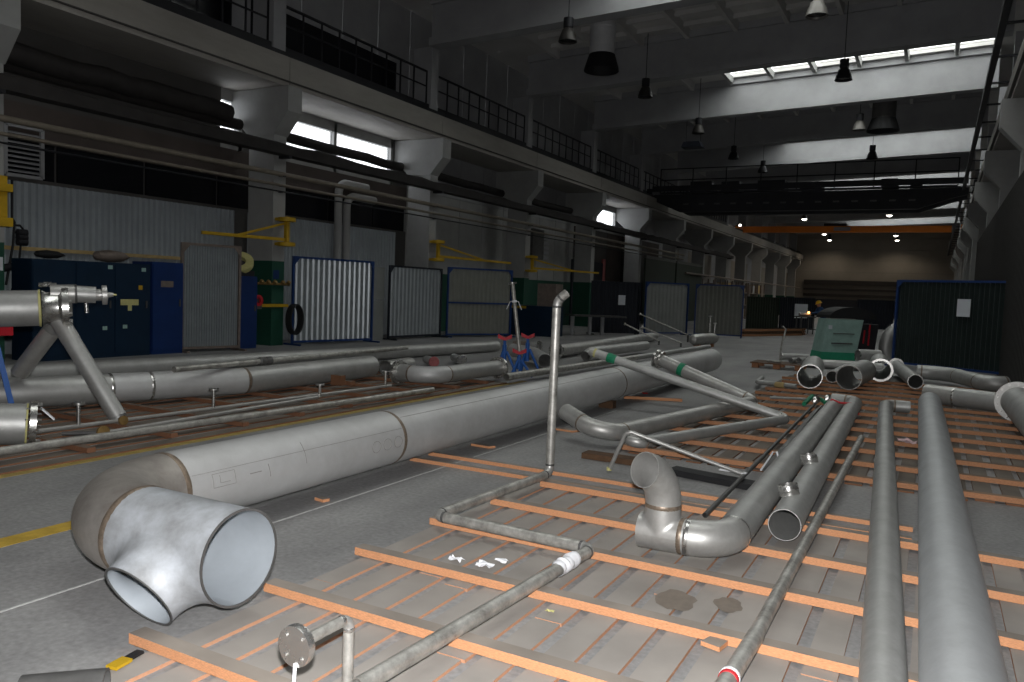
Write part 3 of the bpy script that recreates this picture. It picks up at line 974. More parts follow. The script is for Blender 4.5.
# ================================================================== BACKGROUND THINGS ON THE FLOOR
def screen(label, p0, p1, h, fm, pm, pitch, depth=0.03, mid=None, gusset=True, paper=None, z0=0.06, name='welding_screen', flat=False, feet=True, thick=0.05):
    a, b = Vector((p0[0], p0[1], 0)), Vector((p1[0], p1[1], 0)); d = (b - a).normalized(); nrm = Vector((d.y, -d.x, 0))
    t = thing(name, label, 'screen', (a + b) / 2)
    up = Vector((0, 0, 1))
    for p in (a, b):
        MB().bar(p + up * 0.03, p + up * h, thick, thick, nrm).build('post', fm, t)
        if feet:
            MB().bar(p - nrm * 0.3 + up * 0.02, p + nrm * 0.3 + up * 0.02, 0.05, 0.04).build('foot', fm, t)
    for z in ([h - 0.02, z0 + 0.02] + ([mid] if mid else [])):
        MB().bar(a + up * z, b + up * z, thick, thick).build('rail', fm, t)
    mb = MB()
    aa, bb = a + d * 0.03 - nrm * 0.02, b - d * 0.03 - nrm * 0.02
    if flat:
        mb.prism([tuple(aa + up * z0), tuple(bb + up * z0), tuple(bb + up * (h - .03)), tuple(aa + up * (h - .03))], (0, 0, 0), nrm * 0.012)
    else:
        mb.corr(aa, bb, z0, h - 0.03, pitch, depth)
    mb.build('sheet', pm, t)
    if gusset:
        for p, s in ((a, 1), (b, -1)):
            q = p + nrm * 0.03
            MB().prism([tuple(q + up * (h - .02)), tuple(q + d * (s * 0.17) + up * (h - .02)), tuple(q + up * (h - 0.22))], (0, 0, 0), nrm * 0.008).build('gusset', fm, t)
    if paper:
        s, z, w, hh = paper
        q = a + d * s + nrm * 0.045 + up * z
        MB().prism([tuple(q), tuple(q + d * w), tuple(q + d * w + up * hh), tuple(q + up * hh)], (0, 0, 0), nrm * 0.003).build('paper_notice', 'paper', t)
    return t


screen('narrow zinc corrugated screen with a rusty frame between two blue cabinets', (-13.3, 10.7), (-13.02, 11.92), 2.2, 'steel_brown', 'corrugated_zinc', 0.055, 0.02)
screen('wide zinc corrugated screen in a blue frame next to the green column base', (-13.33, 13.82), (-12.95, 16.3), 2.1, 'frame_blue', 'corrugated_zinc', 0.165, 0.03)
screen('dull zinc corrugated screen with dark frame, left neighbour of the beige framed screen', (-13.2, 17.35), (-13.1, 19.75), 2.05, 'panel_navy', 'corrugated_zinc', 0.17, 0.03)
screen('beige ribbed screen with blue frame and blue middle rail', (-13.02, 20.0), (-11.95, 22.05), 2.12, 'frame_blue', 'corrugated_beige', 0.15, 0.02, mid=1.05)
a, b = fl(590, 334), fl(638, 335)
screen('dark navy screen with a small white notice behind the left pipes', a, b, 1.95, 'panel_navy', 'panel_navy', 0.16, 0.02, paper=(1.05, 1.1, 0.28, 0.36))
a, b = fl(644, 335), fl(686, 335)
screen('pale translucent curtain screen, left of two pale screens beside the aisle', a, b, 2.0, 'frame_blue', 'curtain_grey', 0.2, 0.02)
a, b = fl(694, 335.5), fl(741, 338)
screen('grey-beige ribbed screen with blue frame, right of two pale screens beside the aisle', a, b, 2.0, 'frame_blue', 'corrugated_beige', 0.15, 0.02)
a, b = fl(746, 330), fl(777, 330)
screen('distant olive-grey screen at the end of the left row', a, b, 1.62, 'panel_dark_green', 'panel_dark_green', 0.2, 0.02, gusset=False)
a, b = fl(779, 330), fl(813, 330)
screen('distant black screen with a wide white sign', a, b, 1.66, 'panel_navy', 'panel_navy', 0.2, 0.02, gusset=False, paper=(1.15, 0.62, 1.15, 0.72))
a, b = fl(856, 330), fl(892, 331)
screen('distant black screen beyond the green machine', a, b, 1.7, 'panel_navy', 'panel_navy', 0.2, 0.02, gusset=False)
a, b = at_d(895, 330, 19.3), at_d(1012, 334, 17.0)
screen('large dark green corrugated screen in a blue frame on the right, with a white notice', a, b, 2.1, 'frame_blue', 'corrugated_green', 0.11, 0.025, thick=0.05, paper=(1.5, 1.28, 0.3, 0.4))
# pale door leaf
t = thing('door_leaf', 'pale grey door leaf standing between two corrugated screens', 'panel', (-13.3, 16.9, 0))
MB().box((-13.35, 16.62, 0.0), (-13.3, 17.25, 1.08)).build('lower_panel', 'curtain_grey', t)
MB().box((-13.35, 16.62, 1.1), (-13.3, 17.25, 1.98)).build('upper_panel', 'curtain_grey', t)

# ---- blue cabinets
def cabinet(label, y0, y1, h, m, doors, xf=-13.15, xb=-13.75):
    t = thing('steel_cabinet', label, 'cabinet', ((xf + xb) / 2, (y0 + y1) / 2, 0))
    MB().box((xb, y0, 0.0), (xf - 0.02, y1, h)).build('body', m, t)
    w = (y1 - y0) / doors
    for k in range(doors):
        d = MB().box((xf - 0.02, y0 + k * w + 0.012, 0.08), (xf, y0 + (k + 1) * w - 0.012, h - 0.04)).build('door', m, t)
        MB().box((xf, y0 + (k + 0.85) * w, h * 0.52), (xf + 0.02, y0 + (k + 0.85) * w + 0.03, h * 0.6)).build('handle', 'steel_dark', d)
    return t


c1 = cabinet('wide dark teal cabinet with several doors behind the pipe manifold', 7.66, 9.88, 1.72, 'cabinet_teal', 3)
MB().box((-13.148, 9.25, 0.95), (-13.145, 9.62, 1.06)).build('tape_label', 'tape_yellow', c1)
MB().box((-13.148, 9.4, 0.85), (-13.145, 9.48, 0.95)).build('tape_label', 'tape_yellow', c1)
for y, z in ((8.9, 0.5), (9.3, 0.52), (9.0, 1.6), (9.68, 1.58)):
    MB().box((-13.148, y, z), (-13.145, y + 0.09, z + 0.07)).build('sticker', 'machine_green', c1)
MB().box((-13.148, 9.62, 1.24), (-13.145, 9.7, 1.32)).build('sticker', 'jib_yellow', c1)
c2 = cabinet('tall bright blue locker directly left of the narrow zinc screen', 9.92, 10.62, 1.78, 'cabinet_blue', 1)
MB().box((-13.148, 10.1, 1.3), (-13.145, 10.38, 1.42)).build('plate', 'steel_brown', c2)
cabinet('slim blue cabinet directly right of the narrow zinc screen', 12.02, 12.6, 1.58, 'cabinet_blue', 1, -13.2)
# clutter on cabinets
t = thing('cable_reel', 'yellow-rimmed cable coil lying on the slim blue cabinet', 'cable reel', (-13.45, 12.3, 1.58))
MB().lathe([(0.14, -0.05), (0.3, -0.05), (0.3, 0.05), (0.14, 0.05), (0.14, -0.05)], (-13.45, 12.3, 1.87), (0.5, -0.5, 0.7), 24).build('rim', 'tape_yellow', t, True)
MB().box((-13.7, 12.08, 1.58), (-13.25, 12.55, 1.7)).build('cable_heap', 'black_rubber', t)
for k, (y, l, w, lab) in enumerate(((8.1, 0.55, 0.1, 'dark rag lying on top of the teal cabinet, left of two'), (9.25, 0.75, 0.16, 'brown sack lying on top of the teal cabinet, right of two'))):
    o = MB().lathe([(0.0, -l / 2), (w * .7, -l / 2 * .8), (w, -l * .1), (w * .8, l * .25), (0, l / 2)], (-13.4, y, 1.77 + w * 0.72), (0, 1, 0.0), 12).build('rag' if k == 0 else 'sack', 'black_rubber' if k == 0 else 'steel_brown', None, True, origin=(-13.4, y, 1.72))
    o.scale = (1, 1, 0.72); tag(o, lab, 'cloth')

# gas manifold and hose on the first green column base
t = thing('gas_manifold', 'brass gas manifold with valves on the green column base', 'valve', (-13.4, 13.4, 1.4))
MB().tube([(-13.38, 12.75, 1.43), (-13.38, 13.75, 1.43)], 0.03, 10).build('pipe_section', 'brass', t, True)
for y in (12.85, 13.05, 13.25, 13.5, 13.68):
    MB().lathe([(0.02, 0), (0.05, 0.03), (0.05, 0.09), (0.0, 0.12)], (-13.38, y, 1.43), (0.6, 0, 0.6), 10).build('valve', 'brass', t, True)
t = thing('hand_wheel_rail', 'yellow grab bar with a red valve wheel low on the green column base', 'valve', (-13.3, 13.3, 0.8))
MB().box((-13.45, 12.9, 0.9), (-13.4, 13.75, 0.97)).build('bar', 'jib_yellow', t)
MB().lathe([(0.06, 0), (0.13, 0.0), (0.13, 0.05), (0.06, 0.05), (0.06, 0)], (-13.36, 12.75, 1.05), (1, 0, 0), 14).build('wheel', 'stand_red', t, True)
MB().box((-13.44, 12.7, 0.86), (-13.37, 12.9, 1.08)).build('bracket', 'steel_dark', t)
t = thing('hose_coil', 'black hose coil hanging beside the green column base', 'hose', (-13.2, 13.72, 0.4))
for k in range(4):
    pts = [(-13.26 + 0.045 * k, 13.75 + 0.2 * math.cos(a), 0.62 + 0.34 * math.sin(a)) for a in [2 * math.pi * j / 20 for j in range(21)]]
    MB().tube(pts, 0.025, 8, cap=False).build('hose_loop', 'black_rubber', t, True)
# notice on green base
o = MB().box((-13.468, 13.32, 1.55), (-13.464, 13.5, 1.75)).build('notice', 'cabinet_blue', None, origin=(-13.46, 13.4, 1.55)); tag(o, 'small blue notice on the green column base', 'sign')
# hoses and valves at the left edge
t = thing('gas_valve_set', 'dark valve set with drooping hoses at the left edge of the sheeted wall', 'valve', (-13.8, 7.9, 1.0))
P = lambda a, b: at_x(a, b, -14.45)
MB().tube([P(12, 180), P(12, 218), P(14.5, 222), P(13, 245), P(10, 262), P(6, 285)], 0.022, 8).build('conduit', 'black_rubber', t, True)
MB().tube([P(4, 225), P(20, 225.5), P(23, 229), P(23, 240)], 0.02, 8).build('conduit', 'black_rubber', t, True)
for yy in (233, 237.5, 242):
    q = P(22, yy)
    MB().lathe([(0.03, -0.1), (0.07, -0.08), (0.07, 0.08), (0.03, 0.1)], q, (0, 1, 0), 10).build('valve', 'railing_dark', t, True)
MB().tube([P(21, 243), P(19, 262), P(17, 275), P(12, 290), P(10, 300)], 0.018, 8).build('hose', 'black_rubber', t, True)
MB().tube([P(3, 268), P(16, 266)], 0.07, 10).build('regulator', 'railing_dark', t, True)
o = MB().box((-13.46, 7.18, 1.5), (-13.455, 7.36, 1.72)).build('notice', 'paper', None, origin=(-13.46, 7.27, 1.5)); tag(o, 'small white notice on the green column base at the left edge', 'sign')

# dark workbench group in front of the green dado
t = thing('workbench', 'grey steel workbench with bent tube legs in front of the dark navy screen', 'bench', (-12.2, 25.5, 0))
q0, q1 = at_d(570, 315, 27.5), at_d(622, 317, 28.5)
MB().bar(q0, q1, 0.6, 0.06).build('bench_top', 'steel_dark', t)
for k, s in enumerate((0.05, 0.38, 0.62)):
    p = q0.lerp(q1, s)
    MB().tube([(p.x, p.y, 0.0), (p.x, p.y, p.z - 0.03)], 0.07, 12).build('leg', 'concrete_grey', t, True)
t = thing('machine_tool', 'blue machine with a yellow strip beside the beige framed screen', 'machine', (-12.4, 24.2, 0))
q = at_d(532, 330, 26.5)
MB().box((q.x - 1.1, q.y - 0.3, 0), (q.x + 0.9, q.y + 0.5, 1.0)).build('body', 'cabinet_teal', t)
MB().box((q.x - 0.9, q.y - 0.32, 0.9), (q.x - 0.1, q.y - 0.29, 0.98)).build('strip', 'jib_yellow', t)
MB().box((q.x + 0.2, q.y - 0.1, 1.0), (q.x + 0.9, q.y + 0.4, 1.75)).build('head', 'steel_brown', t)
# door and dark panels in far left bays
dr = sroot('door_1', (-14.7, 34, 0))
MB().box((-14.78, 32.9, 0), (-14.7, 36.6, 3.0)).build('door_leaf', 'panel_navy', dr)
MB().box((-14.78, 36.6, 0), (-14.68, 36.9, 3.2)).build('door_frame', 'rust_red', dr)
for k, (ya, yb) in enumerate(((39.0, 44.2), (44.5, 50.0))):
    t = thing('sliding_gate', ['olive green sliding gate in the left wall, nearer of two', 'olive green sliding gate in the left wall, further of two'][k], 'gate', (-13.3, (ya + yb) / 2, 0))
    MB().box((-13.4, ya, 0), (-13.3, yb, 3.4)).build('gate_leaf', 'panel_dark_green', t)
    MB().box((-13.42, ya, 3.4), (-13.28, yb, 3.55)).build('track', 'steel_dark', t)
# warm brownish stored goods at the far left under the lamps
for k in range(5):
    y = 50.5 + k * 3.4
    t = thing('storage_rack', 'tall %s storage rack along the far left wall, %s from the crane' % (('rust-coloured', 'grey', 'tan', 'brown', 'pale')[k], ORD[k]), 'rack', (-13.2, y, 0))
    for dy in (0, 1.4, 2.8):
        for dx in (0, 0.8):
            MB().box((-13.35 + dx - 0.04, y + dy, 0), (-13.35 + dx + 0.04, y + dy + 0.08, 2.7)).build('upright', 'steel_brown', t)
    for z in (0.1, 1.0, 1.9):
        MB().box((-13.4, y, z), (-12.5, y + 2.88, z + 0.06)).build('shelf', 'steel_brown', t)
        MB().box((-13.3, y + 0.25, z + 0.06), (-12.6, y + 1.3, z + 0.06 + rng.uniform(.4, .7))).build('crate', ('wood_rail', 'concrete_grey', 'steel_brown')[int(z * 3 + k) % 3], t)
        MB().box((-13.3, y + 1.6, z + 0.06), (-12.6, y + 2.6, z + 0.06 + rng.uniform(.3, .7))).build('crate', ('steel_brown', 'wood_rail', 'concrete_grey')[int(z * 3 + k) % 3], t)

# timber stack far in the aisle
t = thing('plank_stack', 'low stack of brown planks in front of the distant screens', 'planks', fl(775, 336))
p, q = fl(742, 336.5), fl(800, 335.5)
for k in range(5):
    o = Vector((0, 0.24 * k, 0))
    for z in (0.05, 0.15, 0.25):
        MB().bar(p + o + Vector((0, 0, z)), q + o + Vector((0, 0, z)), 0.2, 0.08).build('plank', 'bark_wood' if (k + int(z * 10)) % 2 else 'batten_old', t)

# ---- green machine with black hood
b0 = fl(836, 360)
t = thing('green_machine', 'pale green machine cabinet with bright green base and black hood', 'machine', b0)
u = (Vector(right) - Vector((0, 0, right[2]))).normalized(); w = Vector((-u.y, u.x, 0))     # width and depth directions


def gbox(x0, x1, y0, y1, z0, z1, lean0=0.0, lean1=0.0):
    mb = MB(); k = []
    for z, l in ((z0, lean0), (z1, lean1)):
        for x, y in ((x0, y0), (x1, y0), (x1, y1), (x0, y1)):
            mb.v.append(tuple(b0 + u * (x + l) + w * y + Vector((0, 0, z))))
    mb.f += [(3, 2, 1, 0), (4, 5, 6, 7), (0, 1, 5, 4), (1, 2, 6, 5), (2, 3, 7, 6), (3, 0, 4, 7)]
    return mb


gbox(-0.42, 0.52, 0, 0.7, 0.0, 0.2, 0, 0.03).build('base', 'machine_green_deep', t)
cb = gbox(-0.41, 0.5, 0.02, 0.7, 0.2, 1.06, 0.03, 0.16).build('cabinet_body', 'machine_green', t)
gbox(-0.36, -0.27, -0.0, 0.03, 0.8, 0.9, 0.12, 0.12).build('round_badge', 'paper', cb)
gbox(-0.2, 0.35, 0.0, 0.02, 0.68, 0.7, 0.09, 0.09).build('slot', 'steel_dark', cb)
gbox(-0.2, 0.35, 0.0, 0.02, 0.42, 0.45, 0.05, 0.05).build('slot', 'steel_dark', cb)
pts = [b0 + u * (0.42 + 0.62 * math.cos(a)) + w * 0.4 + Vector((0, 0, 1.08 + 0.3 * math.sin(a))) for a in [math.pi * j / 12 for j in range(13)]]
mb = MB(); mb.prism([tuple(p) for p in pts], -w * 0.3, w * 0.9); mb.build('hood', 'black_rubber', t)
gbox(0.52, 1.1, 0.3, 0.9, 0.0, 0.95, 0, 0.1).build('side_unit', 'crane_dark', t)
MB().bar(b0 + u * 0.85 + w * 0.1 + Vector((0, 0, 0.4)), b0 + u * 0.87 + w * 0.1 + Vector((0, 0, 0.95)), 0.03, 0.03).build('red_lever', 'stand_red', t)
MB().bar(b0 + u * 0.72 + w * 0.1 + Vector((0, 0, 0.45)), b0 + u * 0.74 + w * 0.1 + Vector((0, 0, 0.8)), 0.03, 0.03).build('red_lever', 'stand_red', t)

# ---- worker bent over a weld
dep = 36.0
wk = at_d(820, 330, dep); wk.z = 0
def wp(dx, dy, z):
    return wk + u * dx + w * dy + Vector((0, 0, z))
joints = {'pel': wp(0.12, 0, 0.86), 'wst': wp(0.1, 0, 0.98), 'chest': wp(-0.02, 0, 1.16), 'neck': wp(-0.1, 0, 1.27), 'head': wp(-0.1, 0, 1.36),
          'hl': wp(0.12, -0.1, 0.82), 'kl': wp(0.02, -0.13, 0.46), 'al': wp(0.1, -0.13, 0.08), 'tl': wp(-0.12, -0.14, 0.04),
          'hr': wp(0.12, 0.1, 0.82), 'kr': wp(0.1, 0.13, 0.46), 'ar': wp(0.22, 0.13, 0.08), 'tr': wp(0.0, 0.14, 0.04),
          'sl': wp(-0.06, -0.19, 1.2), 'el': wp(-0.2, -0.22, 1.0), 'hal': wp(-0.38, -0.12, 0.98), 'hhl': wp(-0.45, -0.1, 0.97),
          'sr': wp(-0.06, 0.19, 1.2), 'er': wp(-0.18, 0.22, 0.98), 'har': wp(-0.36, 0.1, 0.95), 'hhr': wp(-0.43, 0.08, 0.94)}
rad = dict(pel=.15, wst=.14, chest=.16, neck=.065, head=.075, hl=.1, kl=.07, al=.05, tl=.045, hr=.1, kr=.07, ar=.05, tr=.045, sl=.07, el=.05, hal=.036, hhl=.04, sr=.07, er=.05, har=.036, hhr=.04)
ed = [('pel', 'wst'), ('wst', 'chest'), ('chest', 'neck'), ('neck', 'head'), ('pel', 'hl'), ('hl', 'kl'), ('kl', 'al'), ('al', 'tl'), ('pel', 'hr'), ('hr', 'kr'), ('kr', 'ar'), ('ar', 'tr'),
      ('chest', 'sl'), ('sl', 'el'), ('el', 'hal'), ('hal', 'hhl'), ('chest', 'sr'), ('sr', 'er'), ('er', 'har'), ('har', 'hhr')]
names = list(joints)
me = bpy.data.meshes.new('person')
me.from_pydata([tuple(joints[n] - wk) for n in names], [(names.index(a), names.index(b)) for a, b in ed], [])
me.materials.append(MATS['cloth_blue'])
person = bpy.data.objects.new('person', me); COL.objects.link(person); person.location = wk; ORIG[person.name] = wk.copy()
sk = person.modifiers.new('skin', 'SKIN'); person.modifiers.new('sub', 'SUBSURF').render_levels = 2
person.modifiers['sub'].levels = 1
for i, n in enumerate(names):
    sv = me.skin_vertices[0].data[i]; sv.radius = (rad[n], rad[n]); sv.use_root = (n == 'pel')
tag(person, 'worker in blue overalls and yellow helmet bent over a welding torch', 'person')
hd = joints['head']
MB().lathe([(0.0, -0.13), (0.06, -0.12), (0.09, -0.05), (0.1, 0.03), (0.08, 0.1), (0.0, 0.13)], hd + Vector((0, 0, 0.02)) - u * 0.03, (-0.25, 0, 1), 14).build('face', 'skin_tone', person, True)
MB().lathe([(0.155, -0.01), (0.155, 0.01), (0.13, 0.03), (0.11, 0.1), (0.06, 0.14), (0.0, 0.15)], hd + Vector((0, 0, 0.05)) - u * 0.03, (-0.3, 0, 1), 16).build('helmet', 'helmet_yellow', person, True)
t = thing('welding_torch', 'welding torch with glowing arc in the worker\'s hands', 'torch', joints['hhl'])
MB().tube([joints['hhl'], wp(-0.6, -0.12, 0.99)], 0.018, 8).build('nozzle', 'steel_dark', t)
MB().lathe([(0, -0.05), (0.05, -0.02), (0.06, 0.02), (0, 0.06)], wp(-0.61, -0.13, 0.985), (-1, 0, -0.4), 10).build('arc_glow', 'spark', t, True)
t = thing('work_table', 'low steel table in front of the worker', 'table', wp(-0.7, 0, 0))
for dx in (-1.0, -0.45):
    for dy in (-0.3, 0.3):
        MB().bar(wp(dx, dy, 0), wp(dx, dy, 0.76), 0.05, 0.05).build('leg', 'steel_dark', t)
MB().bar(wp(-1.1, 0, 0.78), wp(-0.35, 0, 0.78), 0.75, 0.04).build('table_top', 'steel_dark', t)
o = MB().tube([wp(-1.0, 0, 0.882), wp(-0.5, 0, 0.882)], 0.08, 14, ri=0.07).build('workpiece', 'steel_matt', None, True, origin=wp(-0.75, 0, 0.8)); tag(o, 'short pipe being welded on the worker\'s table', 'pipe')
# ================================================================== TIMBER DECKS
def deck(label, x0, x1, y0, y1, battens, bm='board_wood', tm='batten_wood', pitch=0.19, bw=0.134, seed=1, stop=None, fh=0.042):
    R_ = random.Random(seed)
    t = thing('timber_deck', label, 'deck', ((x0 + x1) / 2, (y0 + y1) / 2, 0))
    x = x0
    while x < x1:
        a = y0 + R_.uniform(-.04, .04); b = y1 + R_.uniform(-.04, .04)
        mid = a + (b - a) * R_.uniform(.35, .65)
        for ya, yb in ((a, mid - 0.004), (mid + 0.004, b)):
            j = R_.uniform(-.008, .008)
            MB().box((x + j, ya, 0.0), (x + bw + j, yb, 0.015 + R_.uniform(-.002, .002))).build('board', bm, t)
        x += pitch
    for yb, xa, xe in battens:
        sk_ = R_.uniform(-.012, .012)
        MB().bar((xa, yb - sk_, 0.018 + fh / 2), (xe, yb + sk_, 0.018 + fh / 2), 0.074, fh).build('batten', tm, t)
    return t


dk1 = deck('wide near timber deck of dusty boards and orange battens under the foreground pipes', -2.66, 1.2, 0.85, 5.42,
           [(0.7 + 0.66, -2.7, 1.26), (2.03, -2.78, 1.26), (2.72, -2.74, 1.26), (3.37, -2.72, 1.26), (4.05, -2.7, 1.26), (4.68, -2.62, 1.26), (5.33, -2.56, 1.26)], seed=3)
for (px_, py_, a, b) in ((676, 600, 0.12, 0.075), (728, 605, 0.085, 0.06)):
    c = fl(px_, py_, 0.0175)
    mb = MB(); n = 18; mb.v.append((c.x, c.y, c.z + 0.0005))
    for k in range(n):
        th = 2 * math.pi * k / n; s = rng.uniform(.85, 1.12)
        mb.v.append((c.x + a * s * math.cos(th) * 0.8 - b * s * math.sin(th) * 0.2, c.y + a * 1.1 * s * math.sin(th), c.z + 0.0005))
    for k in range(n):
        mb.f.append((0, 1 + k, 1 + (k + 1) % n))
    mb.build('oil_stain', 'oil_stain', dk1)

dk2 = deck('further timber deck with closely spaced weathered battens behind the bare strip of floor', -2.48, 1.15, 7.0, 16.4,
           [(7.08 + 0.7 * k, -2.5 + rng.uniform(-.1, .15), 1.26) for k in range(14)], 'board_old', 'batten_old', seed=5)
dk3 = deck('old brown timber deck under the long pipes on the left', -9.0, -6.05, 2.2, 11.0,
           [(2.4 + 0.82 * k, -9.0, -6.1 + rng.uniform(-.05, .05)) for k in range(11)], 'board_old', 'batten_brown', pitch=0.24, bw=0.15, seed=9)

# loose timbers on the bare floor
for k, (ya, lab) in enumerate(((5.50, 'thin loose batten on the concrete, nearer of a parallel pair running under the big pipe'),
                               (5.78, 'thin loose batten on the concrete, further of a parallel pair running under the big pipe'))):
    o = MB().bar((-3.9, ya, 0.016), (-0.04, ya + 0.02, 0.016), 0.05, 0.03).build('loose_batten', 'batten_wood', None, origin=(-2, ya, 0))
    tag(o, lab, 'batten', 'pair of loose battens')
a, b = fl(585, 454, 0.03), fl(640, 462, 0.03)
o = MB().bar(a, b, 0.16, 0.05).build('broken_plank', 'bark_wood', None, origin=(a.x, a.y, 0)); tag(o, 'dark broken plank beside the bent thin bracket pipe', 'plank')
a, b = fl(672, 470, 0.03), fl(780, 491, 0.03)
o = MB().bar(a, b, 0.16, 0.05).build('black_plank', 'black_rubber', None, origin=(a.x, a.y, 0)); tag(o, 'black plank at the front edge of the further deck', 'plank')  # plank in plain black along the deck's front edge
a, b = fl(624, 397, 0.025), fl(682, 400, 0.025)
o = MB().bar(a, b, 0.07, 0.04).build('loose_batten', 'batten_wood', None, origin=(a.x, a.y, 0)); tag(o, 'short orange batten on the concrete beyond the U-shaped pipe', 'batten')
for k, (px_, py_, sx, sy, lab) in enumerate(((567, 431, .13, .06, 'wood offcut lying by the open end of the U-shaped pipe'), (483, 447, .12, .04, 'small pale wood chip on the concrete in front of the big pipe'),
                                             (322, 501, .05, .03, 'tiny wood chip on the concrete below the big pipe'), (714, 646, .05, .05, 'square wood offcut on the boards by the thin grey pipe'))):
    c = fl(px_, py_, 0.02 if k == 3 else 0)
    mb = MB().prism([(-sx, -sy * .6, 0), (sx * .7, -sy, 0), (sx, sy * .7, 0), (-sx * .5, sy, 0)], c + Vector((0, 0, 0.002)), (0, 0, 0.02))
    tag(mb.build('wood_offcut', 'batten_wood', None, origin=c), lab, 'offcut')
# support blocks under the big pipe
for yb, lab in ((9.6, 'square timber block under the middle of the big pipe'), (13.0, 'square timber block under the far end of the big pipe')):
    o = MB().box((-3.83, yb, 0.0), (-3.63, yb + 0.12, 0.097)).build('timber_block', 'bark_wood', None, origin=(-3.73, yb, 0)); tag(o, lab, 'timber block')
for k, s in enumerate((0, 0.12)):
    c = fl(338 + 10 * k, 385, 0.07)
    o = MB().box((c.x - .09, c.y - .05, .072), (c.x + .09, c.y + .05, .072 + (.14 if k == 0 else .06))).build('timber_block', 'board_old', None, origin=(c.x, c.y, .072))
    tag(o, ['taller wood block beside the welded grey pipe on the left deck', 'flatter wood block beside the welded grey pipe on the left deck'][k], 'timber block')

# ================================================================== FOREGROUND PIPES
# ---- the big pipe: run, elbow, tee
ZB, RB, XB, YT = 0.309, 0.21, -3.727, 2.369
big = thing('big_pipe_spool', 'largest pale steel pipe with elbow and open tee at its near end', 'pipe', (XB, 7, 0))
RE = 0.528
y_w1 = at_x(404, 440, XB + RB * 0.9).y
y_w2 = at_x(626, 378, XB + RB * 0.9).y
y_end = 15.0
ys = [YT + RE, y_w1, y_w2, y_end]
for a, b in zip(ys[:-1], ys[1:]):
    MB().tube([(XB, a, ZB), (XB, b, ZB)], RB, 48, ri=RB - 0.008).build('pipe_section', 'steel_pale', big, True)
arc = [(XB + RE - RE * math.cos(th), YT + RE - RE * math.sin(th), ZB) for th in [math.pi / 2 * k / 18 for k in range(19)]]
MB().tube(arc, RB, 48, ri=RB - 0.008).build('elbow', 'big_elbow', big, True)
for y in ys[:-1]:
    weld(big, (XB, y, ZB), (0, 1, 0), RB, n=48)
XT0, XT1 = XB + RE, -2.556
weld(big, (XT0, YT, ZB), (1, 0, 0), RB, n=48)
# longitudinal seams and marker sketches on the barrel
def on_barrel(y, ang, e=0.001):
    return Vector((XB + (RB + e) * math.cos(ang), y, ZB + (RB + e) * math.sin(ang)))
def barrel_line(nm, m, pts, wd=0.004):
    mb = MB()
    for (y0, a0), (y1, a1) in zip(pts[:-1], pts[1:]):
        n = max(1, int(abs(a1 - a0) / 0.1)) if abs(y1 - y0) < 0.3 else 1
        for i in range(n):
            ya, aa = y0 + (y1 - y0) * i / n, a0 + (a1 - a0) * i / n
            yb, ab = y0 + (y1 - y0) * (i + 1) / n, a0 + (a1 - a0) * (i + 1) / n
            p, q = on_barrel(ya, aa), on_barrel(yb, ab)
            mb.bar(p, q, wd, 0.002, (p - Vector((XB, ya, ZB))))
    return mb.build(nm, m, big)
barrel_line('seam', 'marker', [(ys[0] + .03, 0.5), (ys[1] - .03, 0.5)], 0.0025)
barrel_line('seam', 'marker', [(ys[1] + .03, 0.95), (ys[2] - .03, 0.95)], 0.003)
y0 = ys[0] + 0.16
barrel_line('marker_square', 'marker', [(y0, .05), (y0 + .16, .05), (y0 + .16, .42), (y0, .42), (y0, .05)], 0.003)
barrel_line('marker_angle', 'marker', [(y0 + .05, .36), (y0 + .05, .15), (y0 + .12, .15)], 0.003)
barrel_line('marker_dash', 'marker', [(y0 + .27, .2), (y0 + .36, .2)], 0.006)
barrel_line('marker_stroke', 'marker', [(y0 + .42, .36), (y0 + .43, -.02)], 0.004)
yc = at_x(307, 455, XB + RB).y
barrel_line('marker_cross', 'marker', [(yc, .8), (yc, .1)], 0.003)
for k in range(3):
    yy = y_w1 - 0.36 + 0.13 * k
    barrel_line('marker_ring', 'marker', [(yy + .05 * math.cos(t_), .05 + .2 * math.sin(t_)) for t_ in [2 * math.pi * j / 12 for j in range(13)]], 0.003)


